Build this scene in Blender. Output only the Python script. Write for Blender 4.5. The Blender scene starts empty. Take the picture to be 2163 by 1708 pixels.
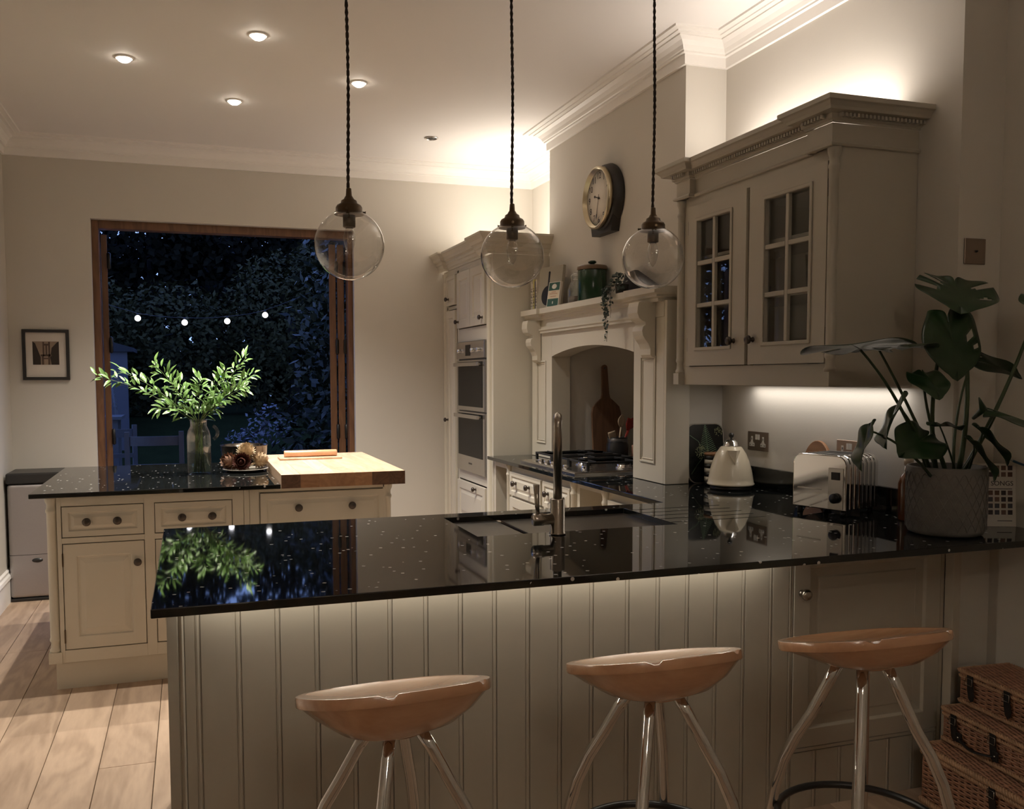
import bpy, bmesh, math, random
from mathutils import Vector, Matrix
random.seed(7)
PI = math.pi
scene = bpy.context.scene
C = scene.collection

# ---------------------------------------------------------------- camera
cam_d = bpy.data.cameras.new('camera')
cam = bpy.data.objects.new('camera', cam_d)
C.objects.link(cam)
FPX, CX, CY = 1884.618, 1016.795, 915.701
YAW, PITCH, ROLL = math.radians(18.104), math.radians(-3.669), math.radians(-0.192)
fwd = Vector((math.sin(YAW)*math.cos(PITCH), math.cos(YAW)*math.cos(PITCH), math.sin(PITCH)))
rt0 = Vector((math.cos(YAW), -math.sin(YAW), 0)); up0 = rt0.cross(fwd)
rt = rt0*math.cos(ROLL) + up0*math.sin(ROLL); up = -rt0*math.sin(ROLL) + up0*math.cos(ROLL)
cam.matrix_world = Matrix(((rt.x, up.x, -fwd.x, 0), (rt.y, up.y, -fwd.y, 0), (rt.z, up.z, -fwd.z, 1.422), (0, 0, 0, 1)))
cam_d.sensor_fit = 'HORIZONTAL'; cam_d.sensor_width = 36.0
cam_d.lens = FPX/2163*36
cam_d.shift_x = (2163/2-CX)/2163; cam_d.shift_y = (CY-1708/2)/2163
cam_d.clip_start = 0.02; cam_d.clip_end = 200
scene.camera = cam

# ---------------------------------------------------------------- world: clear dusk sky
w = bpy.data.worlds.new('dusk_sky'); scene.world = w; w.use_nodes = True
nt = w.node_tree; nt.nodes.clear()
wo = nt.nodes.new('ShaderNodeOutputWorld'); wb = nt.nodes.new('ShaderNodeBackground')
tc = nt.nodes.new('ShaderNodeTexCoord'); sx = nt.nodes.new('ShaderNodeSeparateXYZ'); wr = nt.nodes.new('ShaderNodeValToRGB')
wr.color_ramp.elements[0].position = 0.0; wr.color_ramp.elements[0].color = (0.10, 0.155, 0.32, 1)
wr.color_ramp.elements[1].position = 0.9; wr.color_ramp.elements[1].color = (0.055, 0.10, 0.32, 1)
nt.links.new(tc.outputs['Generated'], sx.inputs[0]); nt.links.new(sx.outputs['Z'], wr.inputs[0])
nt.links.new(wr.outputs[0], wb.inputs['Color']); nt.links.new(wb.outputs[0], wo.inputs['Surface'])
wb.inputs['Strength'].default_value = 4.6

# ---------------------------------------------------------------- exposure
vs = scene.view_settings
vs.view_transform = 'Standard'; vs.look = 'None'; vs.gamma = 1.0; vs.use_curve_mapping = False
vs.exposure = 0.25
try:
    scene.cycles.use_denoising = True
    scene.cycles.max_bounces = 10; scene.cycles.diffuse_bounces = 7; scene.cycles.glossy_bounces = 5
    scene.cycles.transparent_max_bounces = 24; scene.cycles.sample_clamp_indirect = 6.0
    scene.cycles.caustics_reflective = False; scene.cycles.caustics_refractive = False
except Exception:
    pass

# ---------------------------------------------------------------- the lamps of the room
WARM = (1.0, 0.92, 0.81)
def area(name, loc, sx_, sy_, power, rot=(0, 0, 0), col=WARM, spread=PI):
    d = bpy.data.lights.new(name, 'AREA'); d.shape = 'RECTANGLE'; d.size = sx_; d.size_y = sy_
    d.energy = power; d.color = col; d.spread = spread
    o = bpy.data.objects.new(name, d); o.location = loc; o.rotation_euler = rot; C.objects.link(o)
    return o
def spot(name, loc, power, angle=80, blend=0.55, aim=None, col=WARM, rad=0.03):
    d = bpy.data.lights.new(name, 'SPOT'); d.energy = power; d.color = col; d.spot_size = math.radians(angle)
    d.spot_blend = blend; d.shadow_soft_size = rad
    o = bpy.data.objects.new(name, d); o.location = loc
    if aim: o.rotation_euler = (Vector(aim)-Vector(loc)).to_track_quat('-Z', 'Y').to_euler()
    C.objects.link(o); return o
SPOTS = [(0.34, 4.34), (-0.268, 4.84), (0.904, 4.864), (0.283, 5.39)]
for (x, y), pw in zip(SPOTS, (150, 140, 150, 135)):
    spot('downlight_beam', (x, y, 2.972), pw, 112, 1.0, rad=0.014)
area('led_over_tall_cabinet', (2.2, 5.98, 2.345), 0.45, 0.95, 8.2, (PI, 0, 0), (1.0, 0.91, 0.80))
area('led_over_wall_cabinet', (2.36, 3.12, 2.37), 0.12, 0.9, 5.2, (PI, 0, 0), (1.0, 0.90, 0.81))
area('led_under_wall_cabinet', (2.415, 3.04, 1.376), 0.03, 0.92, 1.05, (0, 0, 0), (1.0, 0.92, 0.84))
area('led_under_worktop', (0.86, 2.340, 0.884), 1.74, 0.012, 2.6, (math.radians(-28), 0, 0), (1.0, 0.89, 0.74))
lp = bpy.data.lights.new('sitting_area_lamp', 'POINT'); lp.energy = 62; lp.color = (1.0, 0.88, 0.74); lp.shadow_soft_size = 0.16
lpo = bpy.data.objects.new('sitting_area_lamp', lp); lpo.location = (0.5, -0.9, 2.60); C.objects.link(lpo)

# ---------------------------------------------------------------- materials
MATS = {}
def pm(name, col, rough=0.5, metal=0.0, var=0.06, scale=18.0, bump=0.0, bscale=60.0, emit=0.0, coat=0.0, spec=0.5, stretch=None, trans=0.0, sheen=0.0):
    if name in MATS: return MATS[name]
    m = bpy.data.materials.new(name); m.use_nodes = True
    n = m.node_tree; b = n.nodes['Principled BSDF']
    b.inputs['Roughness'].default_value = rough; b.inputs['Metallic'].default_value = metal
    b.inputs['Specular IOR Level'].default_value = spec
    if coat: b.inputs['Coat Weight'].default_value = coat; b.inputs['Coat Roughness'].default_value = 0.08
    if trans: b.inputs['Transmission Weight'].default_value = trans
    t = n.nodes.new('ShaderNodeTexCoord'); mp = n.nodes.new('ShaderNodeMapping')
    if stretch: mp.inputs['Scale'].default_value = stretch
    n.links.new(t.outputs['Object'], mp.inputs[0])
    no = n.nodes.new('ShaderNodeTexNoise'); no.inputs['Scale'].default_value = scale; no.inputs['Detail'].default_value = 3
    n.links.new(mp.outputs[0], no.inputs['Vector'])
    mx = n.nodes.new('ShaderNodeMix'); mx.data_type = 'RGBA'
    lo = tuple(max(0, c*(1-var)) for c in col) + (1,); hi = tuple(min(1, c*(1+var)) for c in col) + (1,)
    mx.inputs['A'].default_value = lo; mx.inputs['B'].default_value = hi
    n.links.new(no.outputs['Fac'], mx.inputs['Factor']); n.links.new(mx.outputs['Result'], b.inputs['Base Color'])
    if bump:
        n2 = n.nodes.new('ShaderNodeTexNoise'); n2.inputs['Scale'].default_value = bscale; n2.inputs['Detail'].default_value = 2
        n.links.new(mp.outputs[0], n2.inputs['Vector'])
        bp = n.nodes.new('ShaderNodeBump'); bp.inputs['Strength'].default_value = bump; bp.inputs['Distance'].default_value = 0.002
        n.links.new(n2.outputs['Fac'], bp.inputs['Height']); n.links.new(bp.outputs[0], b.inputs['Normal'])
    if emit:
        n.links.new(mx.outputs['Result'], b.inputs['Emission Color']); b.inputs['Emission Strength'].default_value = emit
    MATS[name] = m
    return m
def wood(name, c1, c2, rough=0.45, axis='Y', scale=5.0, coat=0.0, ring=9.0, per_obj=0.25):
    if name in MATS: return MATS[name]
    m = bpy.data.materials.new(name); m.use_nodes = True
    n = m.node_tree; b = n.nodes['Principled BSDF']; b.inputs['Roughness'].default_value = rough
    if coat: b.inputs['Coat Weight'].default_value = coat; b.inputs['Coat Roughness'].default_value = 0.22
    t = n.nodes.new('ShaderNodeTexCoord'); mp = n.nodes.new('ShaderNodeMapping')
    s = {'X': (0.22, 1, 1), 'Y': (1, 0.16, 1), 'Z': (1, 1, 0.16)}[axis]
    mp.inputs['Scale'].default_value = s
    oi = n.nodes.new('ShaderNodeObjectInfo'); va = n.nodes.new('ShaderNodeVectorMath'); va.operation = 'ADD'
    vm = n.nodes.new('ShaderNodeMath'); vm.operation = 'MULTIPLY'; vm.inputs[1].default_value = 37.0
    n.links.new(oi.outputs['Random'], vm.inputs[0]); n.links.new(t.outputs['Object'], va.inputs[0]); n.links.new(vm.outputs[0], va.inputs[1])
    n.links.new(va.outputs[0], mp.inputs[0])
    no = n.nodes.new('ShaderNodeTexNoise'); no.inputs['Scale'].default_value = scale; no.inputs['Detail'].default_value = 4; no.inputs['Distortion'].default_value = 0.6
    n.links.new(mp.outputs[0], no.inputs['Vector'])
    ms = n.nodes.new('ShaderNodeMath'); ms.operation = 'MULTIPLY'; ms.inputs[1].default_value = ring*6.28
    sn = n.nodes.new('ShaderNodeMath'); sn.operation = 'SINE'
    n.links.new(no.outputs['Fac'], ms.inputs[0]); n.links.new(ms.outputs[0], sn.inputs[0])
    fi = n.nodes.new('ShaderNodeTexNoise'); fi.inputs['Scale'].default_value = scale*14; fi.inputs['Detail'].default_value = 3
    n.links.new(mp.outputs[0], fi.inputs['Vector'])
    ad = n.nodes.new('ShaderNodeMath'); ad.operation = 'MULTIPLY_ADD'; ad.inputs[1].default_value = 0.20; ad.inputs[2].default_value = 0.1
    n.links.new(sn.outputs[0], ad.inputs[0])
    a2 = n.nodes.new('ShaderNodeMath'); a2.operation = 'MULTIPLY_ADD'; a2.inputs[1].default_value = 0.55
    n.links.new(fi.outputs['Fac'], a2.inputs[0]); n.links.new(ad.outputs[0], a2.inputs[2])
    a3 = n.nodes.new('ShaderNodeMath'); a3.operation = 'MULTIPLY_ADD'; a3.inputs[1].default_value = per_obj
    n.links.new(oi.outputs['Random'], a3.inputs[0]); n.links.new(a2.outputs[0], a3.inputs[2])
    mx = n.nodes.new('ShaderNodeMix'); mx.data_type = 'RGBA'
    mx.inputs['A'].default_value = tuple(c1)+(1,); mx.inputs['B'].default_value = tuple(c2)+(1,)
    n.links.new(a3.outputs[0], mx.inputs['Factor']); n.links.new(mx.outputs['Result'], b.inputs['Base Color'])
    bp = n.nodes.new('ShaderNodeBump'); bp.inputs['Strength'].default_value = 0.12; bp.inputs['Distance'].default_value = 0.001
    n.links.new(fi.outputs['Fac'], bp.inputs['Height']); n.links.new(bp.outputs[0], b.inputs['Normal'])
    MATS[name] = m
    return m
def granite(name):
    m = bpy.data.materials.new(name); m.use_nodes = True; MATS[name] = m
    n = m.node_tree; b = n.nodes['Principled BSDF']
    b.inputs['Roughness'].default_value = 0.035; b.inputs['Specular IOR Level'].default_value = 0.55
    t = n.nodes.new('ShaderNodeTexCoord')
    v = n.nodes.new('ShaderNodeTexVoronoi'); v.inputs['Scale'].default_value = 62; v.inputs['Randomness'].default_value = 1
    n.links.new(t.outputs['Object'], v.inputs['Vector'])
    sp = n.nodes.new('ShaderNodeSeparateColor'); n.links.new(v.outputs['Color'], sp.inputs[0])
    gt = n.nodes.new('ShaderNodeMath'); gt.operation = 'GREATER_THAN'; gt.inputs[1].default_value = 0.95
    n.links.new(sp.outputs[0], gt.inputs[0])
    lt = n.nodes.new('ShaderNodeMath'); lt.operation = 'LESS_THAN'; lt.inputs[1].default_value = 0.33
    n.links.new(v.outputs['Distance'], lt.inputs[0])
    mu = n.nodes.new('ShaderNodeMath'); mu.operation = 'MULTIPLY'
    n.links.new(gt.outputs[0], mu.inputs[0]); n.links.new(lt.outputs[0], mu.inputs[1])
    no = n.nodes.new('ShaderNodeTexNoise'); no.inputs['Scale'].default_value = 140; no.inputs['Detail'].default_value = 3
    n.links.new(t.outputs['Object'], no.inputs['Vector'])
    base = n.nodes.new('ShaderNodeMix'); base.data_type = 'RGBA'
    base.inputs['A'].default_value = (0.003, 0.003, 0.0035, 1); base.inputs['B'].default_value = (0.016, 0.018, 0.017, 1)
    n.links.new(no.outputs['Fac'], base.inputs['Factor'])
    fl = n.nodes.new('ShaderNodeMix'); fl.data_type = 'RGBA'
    fl.inputs['B'].default_value = (0.6, 0.6, 0.58, 1)
    n.links.new(mu.outputs[0], fl.inputs['Factor']); n.links.new(base.outputs['Result'], fl.inputs['A'])
    n.links.new(fl.outputs['Result'], b.inputs['Base Color'])
    return m
def clear_glass(name, tint=(1, 1, 1), refl=1.0, rough=0.0):
    # thin clear glass: what is behind shows through, the faces mirror by Fresnel
    m = bpy.data.materials.new(name); m.use_nodes = True; MATS[name] = m
    n = m.node_tree; n.nodes.clear()
    o = n.nodes.new('ShaderNodeOutputMaterial'); mx = n.nodes.new('ShaderNodeMixShader')
    tr = n.nodes.new('ShaderNodeBsdfTransparent'); gl = n.nodes.new('ShaderNodeBsdfGlossy'); fr = n.nodes.new('ShaderNodeFresnel')
    fr.inputs['IOR'].default_value = 1.5; gl.inputs['Roughness'].default_value = rough
    no = n.nodes.new('ShaderNodeTexNoise'); no.inputs['Scale'].default_value = 5.0
    cm = n.nodes.new('ShaderNodeMix'); cm.data_type = 'RGBA'
    cm.inputs['A'].default_value = tuple(tint)+(1,); cm.inputs['B'].default_value = tuple(c*0.97 for c in tint)+(1,)
    n.links.new(no.outputs['Fac'], cm.inputs['Factor']); n.links.new(cm.outputs['Result'], tr.inputs['Color'])
    ge = n.nodes.new('ShaderNodeNewGeometry'); mr = n.nodes.new('ShaderNodeMapRange')
    mr.inputs['To Min'].default_value = 1.5; mr.inputs['To Max'].default_value = 1/1.5
    n.links.new(ge.outputs['Backfacing'], mr.inputs['Value']); n.links.new(mr.outputs[0], fr.inputs['IOR'])
    mu = n.nodes.new('ShaderNodeMath'); mu.operation = 'MULTIPLY'; mu.inputs[1].default_value = refl; mu.use_clamp = True
    n.links.new(fr.outputs[0], mu.inputs[0]); n.links.new(mu.outputs[0], mx.inputs[0])
    n.links.new(tr.outputs[0], mx.inputs[1]); n.links.new(gl.outputs[0], mx.inputs[2]); n.links.new(mx.outputs[0], o.inputs['Surface'])
    return m
WALL = pm('wall_paint', (0.61, 0.575, 0.515), 0.75, var=0.03, scale=3, bump=0.12, bscale=120)
CEIL = pm('ceiling_paint', (0.84, 0.81, 0.785), 0.7, var=0.02, scale=2, bump=0.05, bscale=40)
TRIMW = pm('white_trim', (0.84, 0.81, 0.77), 0.45, var=0.02)
CREAM = pm('cream_cabinet_paint', (0.57, 0.53, 0.445), 0.38, var=0.03, scale=6, bump=0.06, bscale=90)
GREIGE = pm('greige_cabinet_paint', (0.45, 0.415, 0.345), 0.38, var=0.03, scale=6, bump=0.06, bscale=90)
GRAN = granite('black_granite')
OAK = wood('oak_floor', (0.29, 0.20, 0.135), (0.54, 0.40, 0.29), 0.5, 'Y', 4.0, ring=7)
BEECH = wood('beech_varnish', (0.50, 0.26, 0.14), (0.68, 0.40, 0.23), 0.24, 'X', 7.0, coat=1.0, ring=4, per_obj=0.1)
MAPLE = wood('maple_block', (0.45, 0.29, 0.18), (0.66, 0.49, 0.35), 0.42, 'Y', 6.0, per_obj=0.45)
WALNUT = wood('walnut_end', (0.07, 0.032, 0.016), (0.17, 0.085, 0.045), 0.45, 'Y', 7.0)
MIDW = wood('cherry_block', (0.24, 0.115, 0.055), (0.42, 0.23, 0.12), 0.45, 'Y', 6.0, per_obj=0.4)
HARDW = wood('hardwood_door_frame', (0.10, 0.045, 0.02), (0.22, 0.105, 0.05), 0.4, 'Z', 6.0, per_obj=0.1)
BOARDW = wood('dark_board_wood', (0.07, 0.033, 0.017), (0.15, 0.075, 0.04), 0.55, 'Z', 6.0)
STEEL = pm('brushed_steel', (0.55, 0.53, 0.50), 0.24, 1.0, var=0.05, scale=40, stretch=(1, 1, 12))
NICKEL = pm('brushed_nickel', (0.42, 0.38, 0.33), 0.26, 1.0, var=0.05, scale=40)
CHROME = pm('chrome', (0.78, 0.77, 0.76), 0.07, 1.0, var=0.01)
BRONZE = pm('antique_bronze', (0.12, 0.085, 0.055), 0.38, 1.0, var=0.2, scale=30)
BRASS = pm('aged_brass', (0.58, 0.50, 0.35), 0.28, 1.0, var=0.08)
PEWTER = pm('dark_pewter_knob', (0.085, 0.07, 0.06), 0.35, 0.85, var=0.15)
BLACKM = pm('black_cast_iron', (0.012, 0.012, 0.012), 0.45, 0.2, var=0.2)
BLACKP = pm('black_plastic', (0.014, 0.013, 0.012), 0.35, var=0.1)
DGLASS = pm('black_oven_glass', (0.010, 0.010, 0.010), 0.12, var=0.1, spec=0.07)
SINKS = pm('sink_steel', (0.20, 0.19, 0.175), 0.32, 1.0, var=0.08, scale=50)
CLEAR = clear_glass('clear_globe_glass', (0.965, 0.96, 0.95), 2.2)
PANE = clear_glass('window_pane_glass', (0.96, 0.97, 0.97), 1.0)
VASEG = clear_glass('jug_glass', (0.95, 0.965, 0.955), 1.6)
WATER = clear_glass('water', (0.72, 0.78, 0.72), 0.6)
BULBE = pm('downlight_lamp', (1.0, 0.90, 0.76), 0.4, emit=26.0, var=0.0)
# ---------------------------------------------------------------- mesh helpers
class Frame:
    # a (along u), b (along v), c (out along n) -> world
    def __init__(s, o, u, v, n): s.o, s.u, s.v, s.n = Vector(o), Vector(u), Vector(v), Vector(n)
    def __call__(s, a, b, c): return s.o + s.u*a + s.v*b + s.n*c
def FY(x=0, y=0, z=0): return Frame((x, y, z), (1, 0, 0), (0, 0, 1), (0, -1, 0))      # faces the camera side
def FX(x=0, y=0, z=0): return Frame((x, y, z), (0, 1, 0), (0, 0, 1), (-1, 0, 0))      # faces the left
class MB:
    def __init__(s): s.v = []; s.f = []; s.smooth = set()
    def add(s, vs, fs, smooth=False):
        o = len(s.v); s.v += [tuple(p) for p in vs]
        for f in fs:
            if smooth: s.smooth.add(len(s.f))
            s.f.append(tuple(i+o for i in f))
        return s
    def box(s, x0, x1, y0, y1, z0, z1):
        vs = [(x, y, z) for z in (z0, z1) for y in (y0, y1) for x in (x0, x1)]
        return s.add(vs, [(0, 2, 3, 1), (4, 5, 7, 6), (0, 1, 5, 4), (2, 6, 7, 3), (0, 4, 6, 2), (1, 3, 7, 5)])
    def fbox(s, fr, a0, a1, b0, b1, c0, c1):
        vs = [fr(a, b, c) for c in (c0, c1) for b in (b0, b1) for a in (a0, a1)]
        return s.add(vs, [(0, 2, 3, 1), (4, 5, 7, 6), (0, 1, 5, 4), (2, 6, 7, 3), (0, 4, 6, 2), (1, 3, 7, 5)])
    def rings(s, fr, a0, a1, b0, b1, steps, cap=True):
        vs = []; fs = []
        for ins, c in steps:
            vs += [fr(a0+ins, b0+ins, c), fr(a1-ins, b0+ins, c), fr(a1-ins, b1-ins, c), fr(a0+ins, b1-ins, c)]
        for k in range(len(steps)-1):
            for i in range(4):
                j = (i+1) % 4
                fs.append((k*4+i, k*4+j, k*4+4+j, k*4+4+i))
        if cap: n = len(steps)*4-4; fs.append((n, n+1, n+2, n+3))
        fs.append((3, 2, 1, 0)) if cap else None
        return s.add(vs, fs)
    def frame(s, fr, a0, a1, b0, b1, wd, c0, c1, wb=None):
        # a rectangular ring with a hole, wd wide
        wb = wb or wd
        s.rings(fr, a0, a1, b0, b1, [(0, c0), (0, c1)], cap=False)
        vs = []; fs = []
        for c in (c0, c1):
            vs += [fr(a0, b0, c), fr(a1, b0, c), fr(a1, b1, c), fr(a0, b1, c)]
            vs += [fr(a0+wd, b0+wb, c), fr(a1-wd, b0+wb, c), fr(a1-wd, b1-wb, c), fr(a0+wd, b1-wb, c)]
        for i in range(4):
            j = (i+1) % 4
            fs += [(i, j, j+4, i+4), (8+i, 12+i, 12+j, 8+j), (4+i, 4+j, 12+j, 12+i)]
        return s.add(vs, fs)
    def lathe(s, prof, o=(0, 0, 0), seg=24, axis='Z', smooth=True, sx=1.0, sy=1.0):
        vs = []; fs = []
        o = Vector(o)
        for r, h in prof:
            for k in range(seg):
                a = 2*PI*k/seg
                p, q = r*math.cos(a)*sx, r*math.sin(a)*sy
                d = {'Z': (p, q, h), 'Y': (p, h, q), 'X': (h, p, q)}[axis]
                vs.append(o+Vector(d))
        for i in range(len(prof)-1):
            for k in range(seg):
                j = (k+1) % seg
                fs.append((i*seg+k, i*seg+j, i*seg+seg+j, i*seg+seg+k))
        s.add(vs, fs, smooth)
        n = len(prof)
        if prof[0][0] > 1e-6: s.add([vs[k] for k in range(seg)], [tuple(range(seg))[::-1]])
        if prof[-1][0] > 1e-6: s.add([vs[(n-1)*seg+k] for k in range(seg)], [tuple(range(seg))])
        return s
    def tube(s, pts, r, seg=10, caps=True, smooth=True, flat=1.0, closed=False):
        pts = [Vector(p) for p in pts]; n = len(pts)
        rs = r if isinstance(r, (list, tuple)) else [r]*n
        vs = []; fs = []; prev = None
        for i, p in enumerate(pts):
            if closed: t = (pts[(i+1) % n]-pts[i-1]).normalized()
            else: t = (pts[min(i+1, n-1)]-pts[max(i-1, 0)]).normalized()
            if prev is None:
                a = Vector((0, 0, 1)) if abs(t.z) < 0.9 else Vector((1, 0, 0))
                u = t.cross(a).normalized()
            else: u = (prev-t*prev.dot(t)).normalized()
            prev = u; v = t.cross(u)
            for k in range(seg):
                an = 2*PI*k/seg
                vs.append(p+u*math.cos(an)*rs[i]+v*math.sin(an)*rs[i]*flat)
        m = n if closed else n-1
        for i in range(m):
            i2 = (i+1) % n
            for k in range(seg):
                j = (k+1) % seg
                fs.append((i*seg+k, i*seg+j, i2*seg+j, i2*seg+k))
        s.add(vs, fs, smooth)
        if caps and not closed:
            s.add([vs[k] for k in range(seg)], [tuple(range(seg))[::-1]])
            s.add([vs[(n-1)*seg+k] for k in range(seg)], [tuple(range(seg))])
        return s
    def prism(s, poly, fr, c0, c1):
        n = len(poly)
        vs = [fr(a, b, c) for c in (c0, c1) for a, b in poly]
        fs = [tuple(range(n))[::-1], tuple(range(n, 2*n))]
        for i in range(n):
            j = (i+1) % n
            fs.append((i, j, n+j, n+i))
        return s.add(vs, fs)
    def sweep(s, path, prof, caps=True):
        # prof (d outwards to the right of the path, z); mitred corners
        pts = [Vector((p[0], p[1])) for p in path]; n = len(pts); m = len(prof)
        vs = []
        for i, p in enumerate(pts):
            d1 = (pts[i]-pts[i-1]).normalized() if i > 0 else None
            d2 = (pts[i+1]-pts[i]).normalized() if i < n-1 else None
            if d1 is None: d1 = d2
            if d2 is None: d2 = d1
            n1 = Vector((d1.y, -d1.x)); n2 = Vector((d2.y, -d2.x))
            b = n1+n2
            b = b/(1+n1.dot(n2)) if (1+n1.dot(n2)) > 1e-4 else n1
            for d, z in prof: vs.append((p.x+b.x*d, p.y+b.y*d, z))
        fs = []
        for i in range(n-1):
            for k in range(m):
                j = (k+1) % m
                fs.append((i*m+k, i*m+j, i*m+m+j, i*m+m+k))
        if caps: fs += [tuple(range(m))[::-1], tuple(range((n-1)*m, n*m))]
        return s.add(vs, fs)
    def cells(s, xs, ys, top, z0):
        # top(xc, yc) -> height of that cell or None for a hole
        nx, ny = len(xs)-1, len(ys)-1
        T = [[top((xs[i]+xs[i+1])/2, (ys[j]+ys[j+1])/2) for j in range(ny)] for i in range(nx)]
        g = lambda i, j: T[i][j] if 0 <= i < nx and 0 <= j < ny else None
        for i in range(nx):
            for j in range(ny):
                t = T[i][j]
                if t is None: continue
                x0, x1, y0, y1 = xs[i], xs[i+1], ys[j], ys[j+1]
                s.add([(x0, y0, t), (x1, y0, t), (x1, y1, t), (x0, y1, t)], [(0, 1, 2, 3)])
                s.add([(x0, y0, z0), (x1, y0, z0), (x1, y1, z0), (x0, y1, z0)], [(3, 2, 1, 0)])
                for (ii, jj, e) in ((i-1, j, ((x0, y1), (x0, y0))), (i+1, j, ((x1, y0), (x1, y1))), (i, j-1, ((x0, y0), (x1, y0))), (i, j+1, ((x1, y1), (x0, y1)))):
                    q = g(ii, jj); lo = z0 if q is None else q
                    if lo < t - 1e-6:
                        (ax, ay), (bx, by) = e
                        s.add([(ax, ay, lo), (bx, by, lo), (bx, by, t), (ax, ay, t)], [(0, 1, 2, 3)])
        return s
ORG = {}
def org(p):
    o = Vector((0, 0, 0))
    while p is not None: o = o + Vector(p.location); p = p.parent
    return o
def mesh_from(mb, name, mat, weld=True, off=None):
    me = bpy.data.meshes.new(name)
    vs = mb.v if off is None else [(p[0]-off.x, p[1]-off.y, p[2]-off.z) for p in mb.v]
    me.from_pydata(vs, [], mb.f)
    if mb.smooth:
        me.polygons.foreach_set('use_smooth', [i in mb.smooth for i in range(len(mb.f))])
    bm = bmesh.new(); bm.from_mesh(me)
    if weld: bmesh.ops.remove_doubles(bm, verts=bm.verts, dist=1e-5)
    bmesh.ops.recalc_face_normals(bm, faces=bm.faces)
    bm.to_mesh(me); bm.free()
    me.materials.append(mat)
    return me
def obj(name, mb, mat, parent=None, base=None, bevel=0.0, local=False, label=None, weld=True, seg=2):
    """one mesh object; coordinates in the room unless local (then in the thing's own axes)"""
    if parent is not None:
        off = None if local else org(parent)
    else:
        off = Vector(base) if base is not None else Vector((0, 0, 0))
    o = bpy.data.objects.new(name, mesh_from(mb, name, mat, weld, off))
    C.objects.link(o)
    if parent is not None: o.parent = parent
    elif base is not None: o.location = base
    if bevel:
        b = o.modifiers.new('bevel', 'BEVEL'); b.width = bevel; b.segments = seg; b.limit_method = 'ANGLE'; b.angle_limit = math.radians(40)
    if label: o['label'] = label
    return o
def tag(o, label, cat, group=None):
    o['label'] = label; o['category'] = cat
    if group: o['group'] = group
    return o
def thing(name, label, cat, loc=(0, 0, 0), rotz=0.0, group=None):
    o = bpy.data.objects.new(name, None); o.empty_display_size = 0.05
    o.location = loc; o.rotation_euler = (0, 0, rotz); C.objects.link(o)
    return tag(o, label, cat, group)
def struct(name, mb, mat, bevel=0.0, parent=None, label=None):
    o = obj(name, mb, mat, parent, bevel=bevel)
    if parent is None: o['kind'] = 'structure'
    if label: o['label'] = label
    return o
def copy_tree(o, parent=None):
    c = o.copy(); C.objects.link(c); c.parent = parent
    for ch in list(o.children): copy_tree(ch, c)
    return c
def knob(parent, p, n, mat=None, r=0.016, name='knob'):
    # a turned knob sticking out of p along n ('-X' or '-Y')
    prof = [(0.0, 0), (r*0.62, 0.0), (r*0.55, 0.003), (r*0.4, 0.008), (r*0.42, 0.013), (r*0.95, 0.019), (r, 0.025), (r*0.85, 0.031), (r*0.4, 0.034), (0, 0.0345)]
    mb = MB(); mb.lathe([(a, -h) for a, h in prof], p, 16, axis=n[1])
    return obj(name, mb, mat or PEWTER, parent)

# ---------------------------------------------------------------- the shell of the room
XL, YF, XR, XR2, XB, YB0, YB1, ZC = -1.126, 6.59, 2.466, 2.578, 2.246, 3.767, 5.43, 3.0
YN, XS, YBACK = 2.383, 2.65, -2.6          # nib face, side wall, wall behind the camera
fl = struct('floor', MB().box(XL-0.1, XS+0.1, YBACK, YF+0.2, -0.08, -0.021), pm('screed', (0.12, 0.09, 0.07), 0.9))
PW = 0.195
x = XL; k = 0
while x < XS-0.01:
    x1 = min(x+PW, XS)
    y = YBACK - random.random()*1.2
    while y < YF+0.15:
        ln = 1.7+random.random()*0.9
        y0, y1 = max(y, YBACK), min(y+ln, YF+0.2)
        if y1-y0 > 0.05:
            me_ = MB().box(x+0.0012, x1-0.0012, y0+0.001, y1-0.001, -0.02, 0.0)
            obj('floorboard', me_, OAK, fl, bevel=0.0015, seg=1)
        y += ln
    x = x1; k += 1
struct('ceiling', MB().box(XL-0.2, XS+0.3, YBACK-0.1, YF+0.2, ZC, ZC+0.08), CEIL)
OX0, OX1, OZ1 = -0.607, 1.172, 2.492
wf = MB(); T = 0.30
wf.box(XL-0.2, OX0, YF, YF+T, 0, ZC).box(OX1, 3.0, YF, YF+T, 0, ZC).box(OX0, OX1, YF, YF+T, OZ1, ZC)
struct('wall_far', wf, WALL)
struct('wall_left', MB().box(XL-0.15, XL, YBACK, YF, 0, ZC), WALL)
struct('wall_back', MB().box(XL-0.15, XS+0.15, YBACK-0.15, YBACK, 0, ZC), WALL)
struct('wall_side', MB().box(XS, XS+0.15, YBACK, YN, 0, ZC), WALL)
struct('wall_right', MB().box(XR, 3.0, YN, YB0, 0, ZC), WALL)
ch = MB(); AY0, AY1, AZ, AX = 4.0, 5.11, 1.70, 2.72
ch.box(XB, 3.0, YB0, AY0, 0, ZC).box(XB, 3.0, AY1, YB1, 0, ZC).box(XB, 3.0, AY0, AY1, AZ, ZC).box(AX, 3.0, AY0, AY1, 0, AZ)
struct('wall_chimney', ch, WALL)
struct('wall_alcove', MB().box(XR2, 3.0, YB1, YF, 0, ZC), WALL)
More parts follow.
